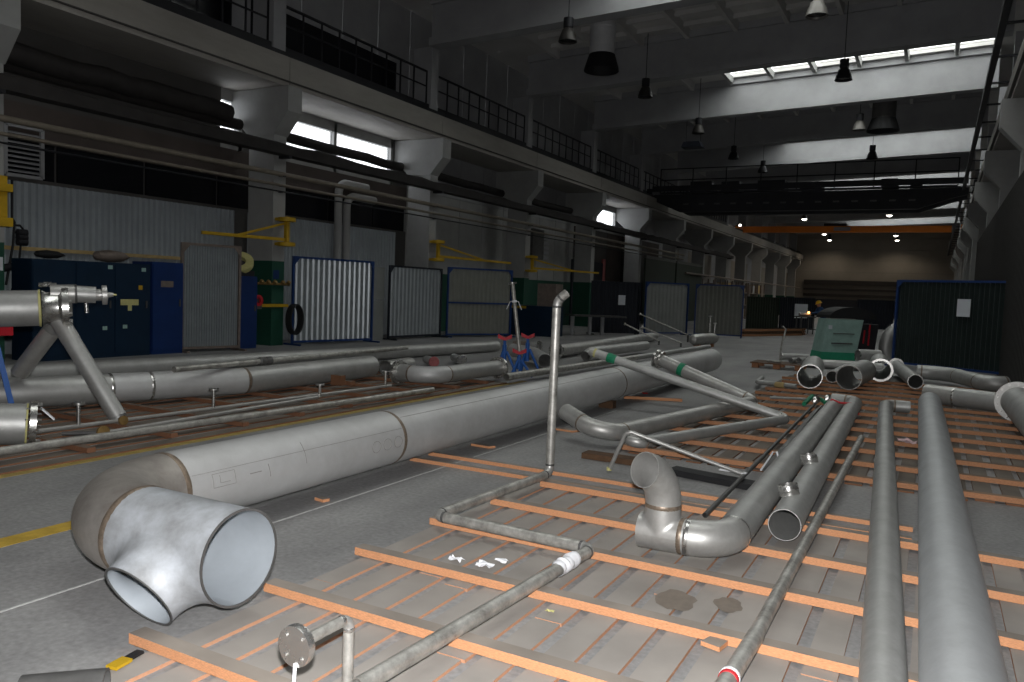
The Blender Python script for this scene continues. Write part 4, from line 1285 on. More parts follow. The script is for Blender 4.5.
def tee_body(root, o, ax, br, r, t_, la0, la1, L, rf0, m_out, m_in, rb0=None):
    """extruded tee: run along ax from -la0 to la1, branch along br, smooth crotch, inside and outside"""
    o = Vector(o); ax = Vector(ax).normalized(); br = Vector(br).normalized(); cx = ax.cross(br)
    V, Fc, Mi = [], [], []
    NP = 24; KF = 8

    def surf(rr, flip, mi):
        rb = rr if rb0 is None else rb0 - (r - rr)
        def add(a, b, c):
            V.append(tuple(o + ax * a + br * b + cx * c)); return len(V) - 1
        prof = {}
        rimb = {}
        for side, la in ((-1, la0), (1, la1)):
            rows = []
            for i in range(NP + 1):
                ph = -math.pi / 2 + math.pi * i / NP
                c = rb * math.sin(ph); cb = rb * abs(math.cos(ph)); hb = math.sqrt(max(0.0, rr * rr - c * c)); rf = rf0 * (0.45 + 0.55 * abs(math.cos(ph)))
                row = []
                a_in = min(cb + rf, la - 0.012)
                for q in (1.0, 0.5, 0.0):
                    row.append(add(side * (a_in + (la - a_in) * q), hb, c))
                rfa = a_in - cb; rfb = min(rf, L - hb - 0.01)
                for k in range(1, KF + 1):
                    th = math.pi / 2 * k / KF
                    row.append(add(side * (cb + rfa * (1 - math.sin(th))), hb + rfb * (1 - math.cos(th)), c))
                for q in (0.5, 1.0):
                    row.append(add(side * cb, hb + rfb + (L - hb - rfb) * q, c))
                rows.append(row)
            prof[side] = rows
            for i in range(NP):
                for k in range(len(rows[0]) - 1):
                    q = (rows[i][k], rows[i][k + 1], rows[i + 1][k + 1], rows[i + 1][k])
                    if (side == 1) == flip:
                        q = q[::-1]
                    Fc.append(q); Mi.append(mi)
        # lower half of the run
        lower = {}
        for s_, la in ((-1, -la0), (1, la1)):
            lower[s_] = []
            for i in range(NP + 1):
                p0_ = math.asin(min(1.0, rb / rr)); ph = p0_ + (2 * math.pi - 2 * p0_) * i / NP
                lower[s_].append(add(la, rr * math.cos(ph) if True else 0, rr * math.sin(ph)))
        for i in range(NP):
            q = (lower[-1][i], lower[1][i], lower[1][i + 1], lower[-1][i + 1])
            Fc.append(q[::-1] if not flip else q); Mi.append(mi)
        # crotch gussets at c = +-rr
        for i in (0, NP):
            L_, R_ = prof[-1][i], prof[1][i]
            poly = [R_[k] for k in range(2, len(R_))] + [L_[k] for k in range(len(L_) - 1, 1, -1)]
            Fc.append(tuple(poly)); Mi.append(mi)
        return prof, lower
    po, lo = surf(r, False, 0)
    pi_, li = surf(r - t_, True, 1)
    # rims
    for side in (-1, 1):
        for i in range(NP):
            Fc.append((po[side][i][0], po[side][i + 1][0], pi_[side][i + 1][0], pi_[side][i][0])); Mi.append(0)
            Fc.append((po[side][i][-1], po[side][i + 1][-1], pi_[side][i + 1][-1], pi_[side][i][-1])); Mi.append(0)
            Fc.append((lo[side][i], lo[side][i + 1], li[side][i + 1], li[side][i])); Mi.append(0)
    og = worigin(root)
    me = bpy.data.meshes.new('tee')
    me.from_pydata([(x - og.x, y - og.y, z - og.z) for x, y, z in V], [], Fc)
    me.materials.append(MATS[m_out]); me.materials.append(MATS[m_in])
    for p, k in zip(me.polygons, Mi):
        p.material_index = k; p.use_smooth = True
    bm = bmesh.new(); bm.from_mesh(me); bmesh.ops.remove_doubles(bm, verts=bm.verts, dist=1e-5); bm.to_mesh(me); bm.free()
    sharp_edges(me, 0.9)
    ob = bpy.data.objects.new('tee', me); COL.objects.link(ob); ob.parent = root; ORIG[ob.name] = og
    return ob


mat('tee_steel', srgb(146, 147, 148), 0.58, 0.25, 0.04, 5.0, 0.02, 40, col2=srgb(186, 190, 196))
ta = math.radians(32)
xm = -2.876
BR = Vector((0, -math.cos(ta), -math.sin(ta)))
tee_body(big, (xm, YT, ZB), (1, 0, 0), BR, RB, 0.008, xm - XT0, XT1 - xm, 0.302, 0.135, 'tee_steel', 'steel_inner', 0.1755)
for c_, d_, q_ in (((XT1, YT, ZB), (1, 0, 0), RB), (Vector((xm, YT, ZB)) + BR * 0.302, BR, 0.1755)):
    MB().lathe([(q_ - 0.009, -0.004), (q_ + 0.001, -0.004), (q_ + 0.001, 0.0015), (q_ - 0.009, 0.0015), (q_ - 0.009, -0.004)], c_, d_, 48).build('cut_edge', 'steel_dark', big, True)

# ---- right-hand long pipes
LIFT = 0.061
r_ = 0.139
zI = LIFT + r_
straight('long_pipe', 'thickest straight grey pipe at the right, running away from the camera', 'pipe', (0.16 + .0179 * 0.8, 2.7, zI), (0.008, 11.95, zI), r_, 'steel_cool', 0.006, 40)
r_ = 0.082; zH = LIFT + r_
h = thing('long_pipe', 'medium grey pipe left of the thickest right-hand pipe, short elbow at its far end', 'pipe', (-0.3, 6, 0))
pipe(h, [(-0.102 + .0502 * 0.8, 2.7, zH), (-0.513, 11.62, zH), (-0.22, 11.66, zH)], r_, 0.12, 'steel_matt', 'steel_elbow', n=28)
# thin grey pipe with sleeve and tape
g = thing('thin_pipe', 'thin mottled grey pipe with a red and white tape ring at its near end', 'pipe', (-0.57, 5, 0))
rg = 0.031
p0, p1, p2 = Vector((-0.592, 2.55, LIFT + rg + .004)), Vector((-0.575, 3.32, LIFT + rg + .004)), Vector((-0.60, 8.95, LIFT + rg))
MB().tube([p0, p1], rg + 0.004, 20, ri=rg - 0.002).build('sleeve', 'steel_galv', g, True)
MB().tube([p1, p2], rg, 20, ri=rg - 0.004).build('pipe_section', 'steel_galv', g, True)
q = p0.lerp(p1, 0.42)
MB().lathe([(rg + .0045, -.012), (rg + .007, -.01), (rg + .007, .01), (rg + .0045, .012)], q, (0, 1, 0), 20).build('tape_ring', 'tape_red', g, True)
MB().lathe([(rg + .0045, .013), (rg + .008, .014), (rg + .008, .03), (rg + .0045, .032)], q, (0, 1, 0), 20).build('tape_ring', 'plastic_white', g, True)

# ---- pipe with near elbow, tee and upturned outlet
r_ = 0.1; zE = LIFT + r_
e = thing('elbow_pipe_spool', 'grey pipe bent at its near end into a tee with an upturned open elbow', 'pipe', (-0.95, 8, 0))
YE = 4.29
xe0, xe1 = -0.931, -1.078
pipe(e, [(xe1, 10.85, zE), (xe0, YE, zE), (-1.16, YE - .02, zE)], r_, 0.22, 'steel_matt', 'steel_elbow', n=32, weld_m='steel_bright')
XM = -1.285
weld(e, (-1.165, YE - .02, zE), (1, 0, 0), r_, 'weld', 32)
tee_body(e, (XM, YE - .02, zE), (1, 0, 0), (0, 0, 1), r_, 0.005, 0.125, 0.12, 0.16, 0.03, 'steel_elbow', 'steel_inner_dark')
weld(e, (XM, YE - .02, zE + 0.16), (0, 0, 1), r_, 'weld', 32)
top = Vector((XM, YE - .02, zE + 0.165))
dirn = Vector((-0.38, -0.92, 0)).normalized()
arc = []
for k in range(15):
    th = math.radians(78) * k / 14
    arc.append(top + dirn * (0.22 * (1 - math.cos(th))) + Vector((0, 0, 0.22 * math.sin(th))))
MB().tube(arc, r_, 32, ri=r_ - 0.005).build('elbow', 'steel_elbow', e, True)

# ---- pipe with two saddle stubs
r_ = 0.096; zF = LIFT + r_
f_ = thing('stub_pipe', 'open-ended grey pipe with two short polished stubs on top', 'pipe', (-0.75, 8, 0))
fx = lambda y: -0.715 - 0.025 * (y - 4.9)
pipe(f_, [(fx(4.86), 4.86, zF), (fx(11.45), 11.45, zF), (-1.17, 11.5, zF)], r_, 0.13, 'steel_matt', 'steel_matt', n=32)
for y in (5.32, 6.48):
    MB().lathe([(0.066, 0.08), (0.064, 0.108), (0.066, 0.112), (0.066, 0.12), (0.063, 0.125), (0.063, 0.15), (0.056, 0.15), (0.055, 0.06)], (fx(y) - .02, y, zF), (-0.22, 0, 1), 24).build('stub', 'steel_bright', f_, True)

# ---- Z-shaped thin pipe with upright leg
rz = 0.033; zz = LIFT + rz + 0.008
B1 = fl(549.5, 473.5, zz); V1 = at_y(557, 301, B1.y); V0 = V1 + (at_y(567, 293, B1.y) - V1).normalized() * 0.1
zp = thing('z_shaped_pipe', 'thin galvanised pipe zigzagging over the near deck with a tall upright leg', 'pipe', (B1.x, B1.y, 0))
pipe(zp, [V0, V1, B1, fl(436, 515.5, zz), fl(592, 549, zz), fl(357, 687.5, zz)], rz, [0.09, 0.07, 0.06, 0.06], 'steel_galv', 'steel_elbow', n=20, weld_m='steel_dark')
q = fl(566, 564, zz)
dz = (fl(340, 700, zz) - fl(592, 549, zz)).normalized()
for k in range(5):
    c = q + dz * (0.04 * (k - 2))
    MB().lathe([(rz + .001, -.03), (rz + .008 + .004 * (k % 2), -.012), (rz + .006, .014), (rz + .001, .03)], c, dz + Vector((rng.uniform(-.3, .3), rng.uniform(-.3, .3), rng.uniform(-.3, .3))), 14).build('plastic_wrap', 'plastic_white', zp, True)

# ---- small upright flanged pipe at the bottom edge
Ff = at_d(301, 643, 2.52)
fp = thing('flanged_riser', 'small upright pipe with a bright blind flange at the bottom edge', 'pipe', (Ff.x, Ff.y + .2, 0.07))
Cc = Ff + Vector((0.0, 0.235, 0.0))
pipe(fp, [Ff, Cc, (Cc.x, Cc.y, 0.018)], 0.0195, 0.04, 'steel_galv', 'steel_elbow', n=18, weld_m='steel_bright')
o = MB().lathe([(0.0, 0.014), (0.066, 0.014), (0.068, 0.0), (0.066, -0.014), (0.03, -0.014), (0.022, -0.05), (0.019, -0.06)], Ff - Vector((0, .02, 0)), (0, -1, 0), 36).build('blind_flange', 'steel_bright', fp, True)
for k in range(4):
    a = math.pi / 4 + math.pi / 2 * k
    c = Ff + Vector((0.046 * math.cos(a), -.03, 0.046 * math.sin(a)))
    MB().tube([c - Vector((0, .01, 0)), c + Vector((0, .04, 0))], 0.007, 8).build('bolt', 'steel_bright', o)
MB().tube([Ff + Vector((0.01, -.035, -.05)), Ff + Vector((.02, -.05, -.1)), Ff + Vector((.012, -.05, -.18))], 0.006, 6).build('wire_tag', 'plastic_white', o, True)

# ---- the U-shaped pipe and the one leaning across it
rm = 0.086
u1 = thing('u_shaped_pipe', 'U-shaped steel pipe with a flanged arm leaning on the big pipe', 'pipe', fl(660, 420))
aE = fl(656, 358, 0.605); aC = fl(754, 402, LIFT + rm)
pipe(u1, [fl(566, 412, 0.28), fl(603, 436, LIFT + rm + .006), aC, aE], rm, [0.24, 0.13], 'steel_elbow', 'steel_elbow', n=28)
flange(u1, aE, (aE - aC), rm, 0.13, 0.03, holes=6)
flange(u1, aE + (aE - aC).normalized() * -0.07, (aE - aC), rm, 0.125, 0.025, holes=6, bolts=False)
q = aC.lerp(aE, 0.72)
MB().lathe([(rm + .001, -.04), (rm + .008, -.035), (rm + .008, .035), (rm + .001, .04)], q, aE - aC, 24).build('strap', 'strap_green', u1, True)
rm2 = 0.055
m2 = thing('v_shaped_pipe', 'slender V-shaped pipe crossing over the U-shaped pipe, tied with green strap', 'pipe', fl(700, 430))
s0 = fl(590, 351, 0.75); s1 = fl(788, 419, LIFT + rm2); s2 = fl(634, 444, LIFT + rm2); s3 = s2 + Vector((-.12, 0.13, 0.03))
pipe(m2, [s0, s1, s2, s3], rm2, [0.06, 0.09], 'steel_matt', 'steel_elbow', n=22, weld_m='steel_bright')
q = s0.lerp(s1, 0.12)
MB().lathe([(rm2 + .001, -.06), (rm2 + .01, -.04), (rm2 + .006, .03), (rm2 + .001, .06)], q, s1 - s0, 20).build('strap', 'strap_green', m2, True)
q = s0.lerp(s1, 0.03)
MB().lathe([(rm2 + .001, -.015), (rm2 + .003, -.01), (rm2 + .003, .01), (rm2 + .001, .015)], q, s1 - s0, 20).build('tape_ring', 'tape_yellow', m2, True)
br_ = thing('bracket_pipe', 'thin bent tube standing as a bracket in front of the V-shaped pipe', 'pipe', fl(609, 470))
pipe(br_, [fl(609, 470, 0.016), at_y(627, 430.5, 6.12), fl(744, 474.5, 0.085)], 0.017, 0.06, 'steel_elbow', 'steel_elbow', welds=False, n=14)
c = fl(609, 470, 0.016)
MB().lathe([(0, -.02), (.022, -.015), (.022, .012), (0, .018)], c + Vector((0, 0, .012)), (0, 0, 1), 12).build('end_cap', 'tape_yellow', br_, True)
e1 = fl(744, 474.5, 0.085)
MB().bar(e1 + Vector((-.2, .01, .012)), e1 + Vector((.02, .0, .012)), 0.05, 0.006).build('clip', 'plastic_white', br_)
a, b = Vector((-1.24, 5.06, LIFT + .018)), Vector((-1.40, 11.8, LIFT + .018))
straight('steel_rod', 'long thin dark rod lying across both decks', 'rod', a, b, 0.018, 'steel_dark', n=14)
a, b = Vector((-1.17, 6.75, LIFT + .03)), Vector((-1.3, 11.2, LIFT + .03))
t = thing('angle_bar', 'dark steel angle bar lying beside the long thin rod', 'bar', (a.x, a.y, LIFT))
MB().bar(a - Vector((0, 0, .026)), b - Vector((0, 0, .026)), 0.075, 0.008).build('lower_leg', 'steel_dark', t)
MB().bar(a + Vector((.035, 0, 0)), b + Vector((.035, 0, 0)), 0.008, 0.05).build('upper_leg', 'steel_dark', t)
t = thing('bent_hook', 'small white bent hook rod between the angle bar and the elbow pipe', 'hook', fl(776, 455))
k_ = lambda x, y, z: fl(x, y, z)
MB().tube([k_(761, 470, .08), k_(770, 457, .12), k_(773, 452, .15), k_(777, 452, .16), k_(778, 457, .12), k_(784, 459, .09)], 0.008, 8).build('rod', 'plastic_white', t, True)
# small rods and fittings at the far end of those pipes
straight('short_rod', 'short thin rod lying crosswise on the deck left of the green strapped fittings', 'rod', fl(770, 397.5, .09), fl(806, 399, .09), 0.018, 'steel_matt', n=12)
t = thing('bent_tube', 'short bent tube with a taped joint on the far part of the deck', 'pipe', fl(775, 385))
pipe(t, [fl(762, 378, .11), fl(757, 382, .11), fl(796, 386.5, .11)], 0.04, 0.05, 'steel_matt', 'steel_matt', welds=False, n=16)
q = fl(780, 385, .11)
MB().lathe([(.041, -.08), (.048, -.07), (.048, .07), (.041, .08)], q, fl(796, 386.5, .11) - fl(757, 382, .11), 14).build('tape_wrap', 'wood_rail', t, True)
t = thing('strap_bundle', 'bundle of green straps and small fittings behind the paired long pipes', 'straps', fl(812, 400))
MB().tube([fl(804, 404, .1), fl(812, 396, .16), fl(820, 399, .12), fl(826, 403, .1)], 0.03, 8).build('strap', 'strap_green', t, True)
for a_ in ((816, 400), (828, 398)):
    MB().lathe([(0, -.05), (.05, -.03), (.05, .03), (0, .05)], fl(*a_, .13), (0.4, -1, .4), 12).build('fitting', 'steel_bright', t, True)
t = thing('tape_scrap', 'red and white tape tied across the far ends of the paired long pipes', 'tape', fl(842, 408))
MB().tube([(xe1 - .12, 10.6, .1), (xe1, 10.6, zE + .115), (xe1 + .1, 10.6, .24), (fx(10.6), 10.6, zF + .09), (fx(10.6) + .1, 10.6, .12)], 0.012, 6).build('tape', 'tape_red', t, True)
# ---- right-hand flanged pipes
rj = 0.137; zj = LIFT + rj
j = thing('cross_pipe', 'grey pipe lying crosswise behind the thickest right-hand pipe', 'pipe', (.5, 12.8, 0))
MB().tube([(-0.05, 13.15, zj), (0.33, 12.98, zj)], rj, 30, ri=rj - .006).build('pipe_section', 'steel_elbow', j, True)
MB().tube([(0.33, 12.98, zj), (0.93, 12.72, zj)], rj, 30, ri=rj - .006).build('pipe_section', 'steel_matt', j, True)
weld(j, (0.33, 12.98, zj), (.92, -.4, 0), rj, 'steel_bright', 30)
r2 = 0.19; z2 = LIFT + r2 + 0.06
j2 = thing('flanged_pipe', 'thick pipe with a bolted flange entering from the right edge', 'pipe', (1.05, 9.5, 0))
MB().tube([(1.0, 11.9, z2), (1.07, 6.2, z2)], r2, 36, ri=r2 - .008).build('pipe_section', 'steel_matt', j2, True)
flange(j2, (1.0, 11.9, z2), (0.025, -1, 0), r2, 0.26, 0.035, holes=14, m='steel_elbow')
k = thing('gooseneck_pipe', 'long S-bent pipe lying in front of the dark green screen', 'pipe', (.5, 17, 0))
zk = LIFT + .137
pipe(k, [(-0.25, 17.3, zk), (0.3, 17.35, zk), (0.85, 15.75, zk), (1.15, 15.9, zk)], 0.137, 0.6, 'steel_matt', 'steel_matt', n=26)
# open pipe ends further back
def open_pipe(name, label, a, b, r, m='steel_matt', fl_end=False):
    a, b = Vector(a), Vector(b)
    t = thing(name, label, 'pipe', (a.x, a.y, a.z - r))
    MB().tube([a, b], r, 30, ri=r - .008).build('pipe_section', m, t, True)
    if fl_end:
        flange(t, a, a - b, r - .004, r * 1.22, 0.03, holes=8)
    else:
        d = (a - b).normalized()
        MB().lathe([(r - .01, -.02), (r + .003, -.02), (r + .003, .002), (r - .01, .002), (r - .01, -.02)], a, d, 30).build('rim', 'steel_bright', t, True)
    return t


open_pipe('pipe_stub', 'wide open pipe stub facing the camera, leftmost of the row behind the deck', (-1.76, 13.7, LIFT + .2), (-2.0, 16.0, LIFT + .2), 0.197)
open_pipe('pipe_stub', 'wide open pipe stub angled to the left, second of the row behind the deck', (-1.19, 14.0, LIFT + .205), (-1.08, 15.7, LIFT + .205), 0.203)
open_pipe('pipe_stub', 'small black pipe mouth between the two wide open stubs', (-1.55, 15.0, LIFT + .11), (-1.5, 16.9, LIFT + .11), 0.105)
open_pipe('pipe_stub', 'open pipe stub with a bright flange, third of the row behind the deck', (-0.82, 15.9, LIFT + .22), (-0.98, 18.2, LIFT + .22), 0.175, fl_end=True)
t = open_pipe('pipe_stub', 'narrow open pipe slanting towards the camera just left of the thick right pipe', (-0.22, 14.75, LIFT + .16), (-0.66, 18.3, LIFT + .16), 0.12)
flange(t, (-0.66, 18.32, LIFT + .16), (-.12, 1, 0), .115, .155, .03, holes=6)
o = straight('cross_pipe', 'pale pipe lying crosswise behind the open stubs and below the green machine', 'pipe', (-2.6, 18.75, .102), (-0.95, 19.0, .102), 0.1)
# pale pipe and big elbow by the screen
t = thing('large_elbow', 'large pale pipe elbow standing at the left edge of the dark green screen', 'elbow', (-1.2, 20.2, 0))
cc = at_d(906, 347, 20.9)
arc = [cc + u * (0.55 * math.cos(a)) + Vector((0, 0, 0.55 * math.sin(a))) for a in [math.radians(115 + 130 * j_ / 14) for j_ in range(15)]]
lo_ = min(p.z for p in arc) - 0.17
arc = [p - Vector((0, 0, max(0, lo_))) for p in arc]
MB().tube(arc, 0.17, 26, ri=.16).build('elbow', 'steel_matt', t, True)
p0, p1 = at_d(858, 349, 19.6), at_d(880, 350.5, 19.6)
open_pipe('pipe_stub', 'pale pipe length on the floor right of the green machine', Vector((p0.x, p0.y, .18)), Vector((p1.x, p1.y, .18)), 0.17)

# pallet with rods
pc = fl(779, 368)
t = thing('pallet', 'small wooden pallet in the aisle beyond the deck', 'pallet', (pc.x, pc.y, 0))
for dx in (-.45, 0, .45):
    for dy in (-.3, .3):
        MB().box((pc.x + dx - .07, pc.y + dy - .06, 0.0), (pc.x + dx + .07, pc.y + dy + .06, .1)).build('block', 'batten_old', t)
for dy in (-.34, -.12, .1, .32):
    MB().box((pc.x - .55, pc.y + dy - .07, .1), (pc.x + .55, pc.y + dy + .07, .125)).build('board', 'board_old', t)
t = thing('upright_rod', 'thin bent rod standing upright on the pallet', 'rod', (pc.x + .05, pc.y - .1, .13))
d_ = 17.6
MB().tube([Vector((pc.x - .25, pc.y - .1, .15)), Vector((pc.x + .06, pc.y - .15, .15))], 0.025, 10).build('foot_bar', 'steel_galv', t, True)
x0 = Vector((pc.x + .02, pc.y - .12, .15))
MB().tube([x0, x0 + Vector((.02, 0, .35)), x0 + Vector((.1, 0, .72)), x0 + Vector((.02, 0, .78))], 0.02, 10).build('rod', 'steel_galv', t, True)
for kk, (dx, dy, rr, lab) in enumerate(((.25, .1, .06, 'pipe fitting on the pallet, left of two beside the upright rod'), (.42, .05, .07, 'pipe fitting on the pallet, right of two beside the upright rod'))):
    o = MB().tube([(pc.x + dx, pc.y + dy - .15, .125 + rr), (pc.x + dx + .08, pc.y + dy + .12, .125 + rr)], rr, 14, ri=rr * .8).build('pipe_fitting', 'steel_matt', None, True, origin=(pc.x + dx, pc.y + dy, .125)); tag(o, lab, 'fitting')
open_pipe('pipe_stub', 'grey pipe lying at the foot of the green machine, behind the pallet', Vector((-3.35, 20.6, .09)), Vector((-2.75, 20.9, .09)), 0.08)

# ================================================================== LEFT-HAND PIPES
# long pipe nearest the wall
x1 = lambda y: -10.633 + .1336 * (y - 6)
t = thing('long_pipe', 'long grey pipe furthest left, lying in front of the cabinets', 'pipe', (x1(10), 10, 0))
for a, b in ((3.0, 9.2), (9.2, 16.4)):
    MB().tube([(x1(a), a, .14), (x1(b), b, .14)], .131, 28, ri=.124).build('pipe_section', 'steel_matt', t, True)
weld(t, (x1(9.2), 9.2, .14), (.133, 1, 0), .131, 'steel_elbow')
a, b = Vector((-8.95, 16.75, .15)), fl(540, 347.5, .15)
t = thing('brown_pipe', 'brownish pipe length behind the blue jack stands', 'pipe', (a.x, a.y, 0))
m_ = a.lerp(b, .6)
MB().tube([a, m_], .125, 24, ri=.118).build('pipe_section', 'steel_brown', t, True)
MB().tube([m_, b], .11, 24, ri=.1).build('pipe_section', 'steel_matt', t, True)
flange(t, b, b - a, .1, .16, .04, holes=6)
# welded pipe with shallow bend
rl = 0.165; zl = LIFT + rl
t = thing('welded_pipe', 'thick grey pipe with bright weld bands and a slight bend, middle of the left deck', 'pipe', (-7.8, 7, 0))
Pa, Pb, Pc = Vector((-9.25, 2.1, zl)), Vector((-7.66, 7.1, zl)), Vector((-7.74, 9.75, zl))
d1 = (Pb - Pa).normalized()
w1, w2 = at_x(123, 388, -7.9), at_x(164, 386, -7.75)
s1_ = (w1.y - Pa.y) / (Pb.y - Pa.y); s2_ = (w2.y - Pa.y) / (Pb.y - Pa.y)
q1, q2 = Pa.lerp(Pb, s1_), Pa.lerp(Pb, s2_)
for a, b, mm in ((Pa, q1, 'steel_matt'), (q1, q2, 'steel_pale'), (q2, Pb, 'steel_pale'), (Pb, Pc, 'steel_matt')):
    MB().tube([a, b], rl, 32, ri=rl - .007).build('pipe_section', mm, t, True)
for q in (q1, q2):
    weld(t, q, d1, rl, 'steel_bright', 32)
weld(t, Pb, (d1 + Vector((0, 1, 0))), rl, 'weld', 32)
# thin pole lying on top of it
a, b = fl(174, 369.5, .445), fl(407, 347.5, .445)
t = thing('thin_pole', 'thin pale pole lying along the top of the welded pipe', 'pole', (a.x, a.y, .41))
m_ = a.lerp(b, .3)
MB().tube([a, m_], .034, 14, ri=.028).build('pole_section', 'steel_galv', t, True)
MB().tube([m_, b], .034, 14, ri=.028).build('pole_section', 'steel_galv', t, True)
MB().lathe([(.036, -.12), (.055, -.1), (.055, -.03), (.042, 0), (.055, .03), (.055, .1), (.036, .12)], m_, b - a, 14).build('coupling', 'steel_dark', t, True)
# near long thin pipe and the two rods with stub branches
a, b = fl(-40, 457, LIFT + .035), fl(433, 389.5, LIFT + .035)
straight('thin_pipe', 'long pale thin pipe nearest the yellow line on the left deck', 'pipe', a, b, .034, 'steel_galv', n=18)
ra = thing('instrument_rod', 'long thin tube with three small flanged stub branches, further of two on the left deck', 'pipe', (-6.9, 6, 0))
A0, A1 = fl(38, 431, .1), fl(391, 385.5, .1)
MB().tube([A0, A1], .019, 12).build('tube', 'steel_elbow', ra, True)
def stub_on(root, px_, py_, hgt, A, B):
    s = (at_x(px_, py_, -6.9).y - A.y) / (B.y - A.y); p = A.lerp(B, s)
    MB().tube([p, p + Vector((0, 0, hgt))], .018, 10).build('stub', 'steel_bright', root, True)
    MB().lathe([(.0, hgt), (.055, hgt), (.055, hgt + .018), (0, hgt + .02)], p, (0, 0, 1), 18).build('stub_flange', 'steel_bright', root, True)
for px_, py_, hg in ((77, 426, .2), (207, 408, .2), (371, 387, .2)):
    stub_on(ra, px_, py_, hg, A0, A1)
c = A0.lerp(A1, .16)
MB().lathe([(.02, -.02), (.045, -.012), (.045, .012), (.0, .018)], c + Vector((.05, 0, .006)), (.9, -.1, .1), 18).build('end_disc', 'brass', ra, True)
rb = thing('instrument_rod', 'long thin tube with one small stub branch, nearer of two on the left deck', 'pipe', (-6.6, 6, 0))
B0, B1_ = fl(36, 436, .1), fl(318, 397, .1)
B0 = fl(62, 433.5, .1); Bm = fl(103, 433, .1)
MB().tube([B0, Bm], .018, 12).build('tube', 'steel_dark', rb, True)
MB().tube([Bm, B1_], .02, 12).build('tube', 'steel_elbow', rb, True)
MB().lathe([(.02, -.02), (.055, -.014), (.055, .014), (.0, .02)], Bm + Vector((0, 0, .01)), (.9, -.1, .1), 20).build('end_disc', 'brass', rb, True)
stub_on(rb, 301, 404, .14, Bm, B1_)

# elbow pipe with flanges
r3 = .125; z3 = LIFT + r3 + .03
a, m_, b = fl(398, 372, z3), fl(431, 376, z3), fl(499, 367.5, z3)
t = thing('flanged_elbow_pipe', 'bent grey pipe with a bright flange at each end beside the yellow line', 'pipe', (m_.x, m_.y, 0))
pipe(t, [a, m_, b], r3, .35, 'steel_matt', 'steel_pale', n=28)
flange(t, a, a - m_, r3, .18, .05, holes=8)
flange(t, b, b - m_, r3, .18, .05, holes=8)
pp = fl(385, 368, .185)
open_pipe('pipe_stub', 'black open pipe mouth just left of the bent flanged pipe', pp, pp + Vector((-.1, .8, 0)), .12, 'steel_elbow')
for kk, (px_, py_, lab, mm) in enumerate(((434, 360, 'small pipe with a pink end cap behind the bent flanged pipe', 'rust_red'), (462, 358, 'shiny flanged fitting behind the bent flanged pipe', 'steel_bright'))):
    q = fl(px_, py_ + 2, .105)
    t = thing('flanged_fitting', lab, 'fitting', (q.x, q.y, .0))
    d_ = Vector((.75, -.65, 0)).normalized()
    MB().tube([q - d_ * .55, q], .08, 18, ri=.07).build('body', 'steel_matt', t, True)
    MB().lathe([(.0, .02), (.09, .02), (.1, .01), (.1, -.02), (.08, -.02)], q, d_, 22).build('cap', mm, t, True)
# pipes beyond the jack stands
a, b = fl(556, 351, .18), fl(655, 336, .18)
t = thing('long_pipe', 'grey pipe stretching back behind the tall upright leg, towards the pale screens', 'pipe', (a.x, a.y, 0))
MB().tube([a, a.lerp(b, .35)], .13, 24, ri=.122).build('pipe_section', 'steel_elbow', t, True)
MB().tube([a.lerp(b, .35), b], .13, 24, ri=.122).build('pipe_section', 'steel_matt', t, True)
flange(t, a, a - b, .12, .18, .04, holes=6)
a, b = fl(592, 352, .2), fl(646, 345.5, .2)
t = thing('hooked_pipe', 'stubby grey pipe with a hooked elbow end behind the V-shaped pipe', 'pipe', (a.x, a.y, 0))
pipe(t, [a + Vector((-.05, -.25, -.08)), a, b], .12, .1, 'steel_matt', 'steel_elbow', n=22)
a, b = fl(506, 377, LIFT + .06), fl(709, 346.5, LIFT + .06)
t = thing('long_thin_pipe', 'long slim pipe lying parallel to and left of the big pipe', 'pipe', (a.x, a.y, 0))
MB().tube([a, a.lerp(b, .5)], .06, 18, ri=.055).build('pipe_section', 'steel_galv', t, True)
MB().tube([a.lerp(b, .5), b], .06, 18, ri=.055).build('pipe_section', 'steel_matt', t, True)
a, m_, b = fl(513, 350, .22), fl(534, 354, .2), fl(545, 361, .17)
t = thing('elbow_piece', 'pale loose pipe elbow between the jack stands and the tall upright leg', 'elbow', (m_.x, m_.y, 0))
pipe(t, [a, m_, b], .14, .5, 'steel_pale', 'steel_pale', n=24, welds=False)
# thin frame rods and vessel near the pale screens
for kk, (p_, q_, lab) in enumerate((((640, 314), (688, 335), 'uppermost of three thin rods slanting down in front of the pale curtain screen'),
                                    ((642, 327), (681, 343), 'middle of three thin rods slanting down in front of the pale curtain screen'),
                                    ((625, 324), (659, 341), 'leftmost of three thin rods slanting down in front of the pale curtain screen'))):
    b = fl(q_[0], q_[1], .12 + .12 * (kk == 0)); dep_ = float((Vector(b) - Vector((0, 0, CAMH))).dot(-Vector(back)))
    a = at_d(p_[0], p_[1], dep_ * (1.0))
    t = thing('slanting_rod', lab, 'rod', (b.x, b.y, 0))
    MB().tube([b, a], .022, 10).build('rod', 'steel_galv', t, True)
    MB().lathe([(.0, -.03), (.045, -.02), (.045, .02), (0, .03)], a, a - b, 10).build('end_fitting', 'steel_galv', t, True)
    MB().tube([(b.x, b.y, 0), b], .03, 8).build('foot', 'steel_dark', t, True)
vp = fl(705, 339, .25)
t = thing('steel_vessel', 'short horizontal steel vessel with small nozzles near the pale screens', 'vessel', (vp.x, vp.y, 0))
d_ = (fl(722, 338, .25) - fl(688, 340, .25)).normalized()
MB().lathe([(0, -.9), (.12, -.85), (.17, -.7), (.17, .5), (.13, .68), (.0, .74)], vp, d_, 24).build('shell', 'steel_elbow', t, True)
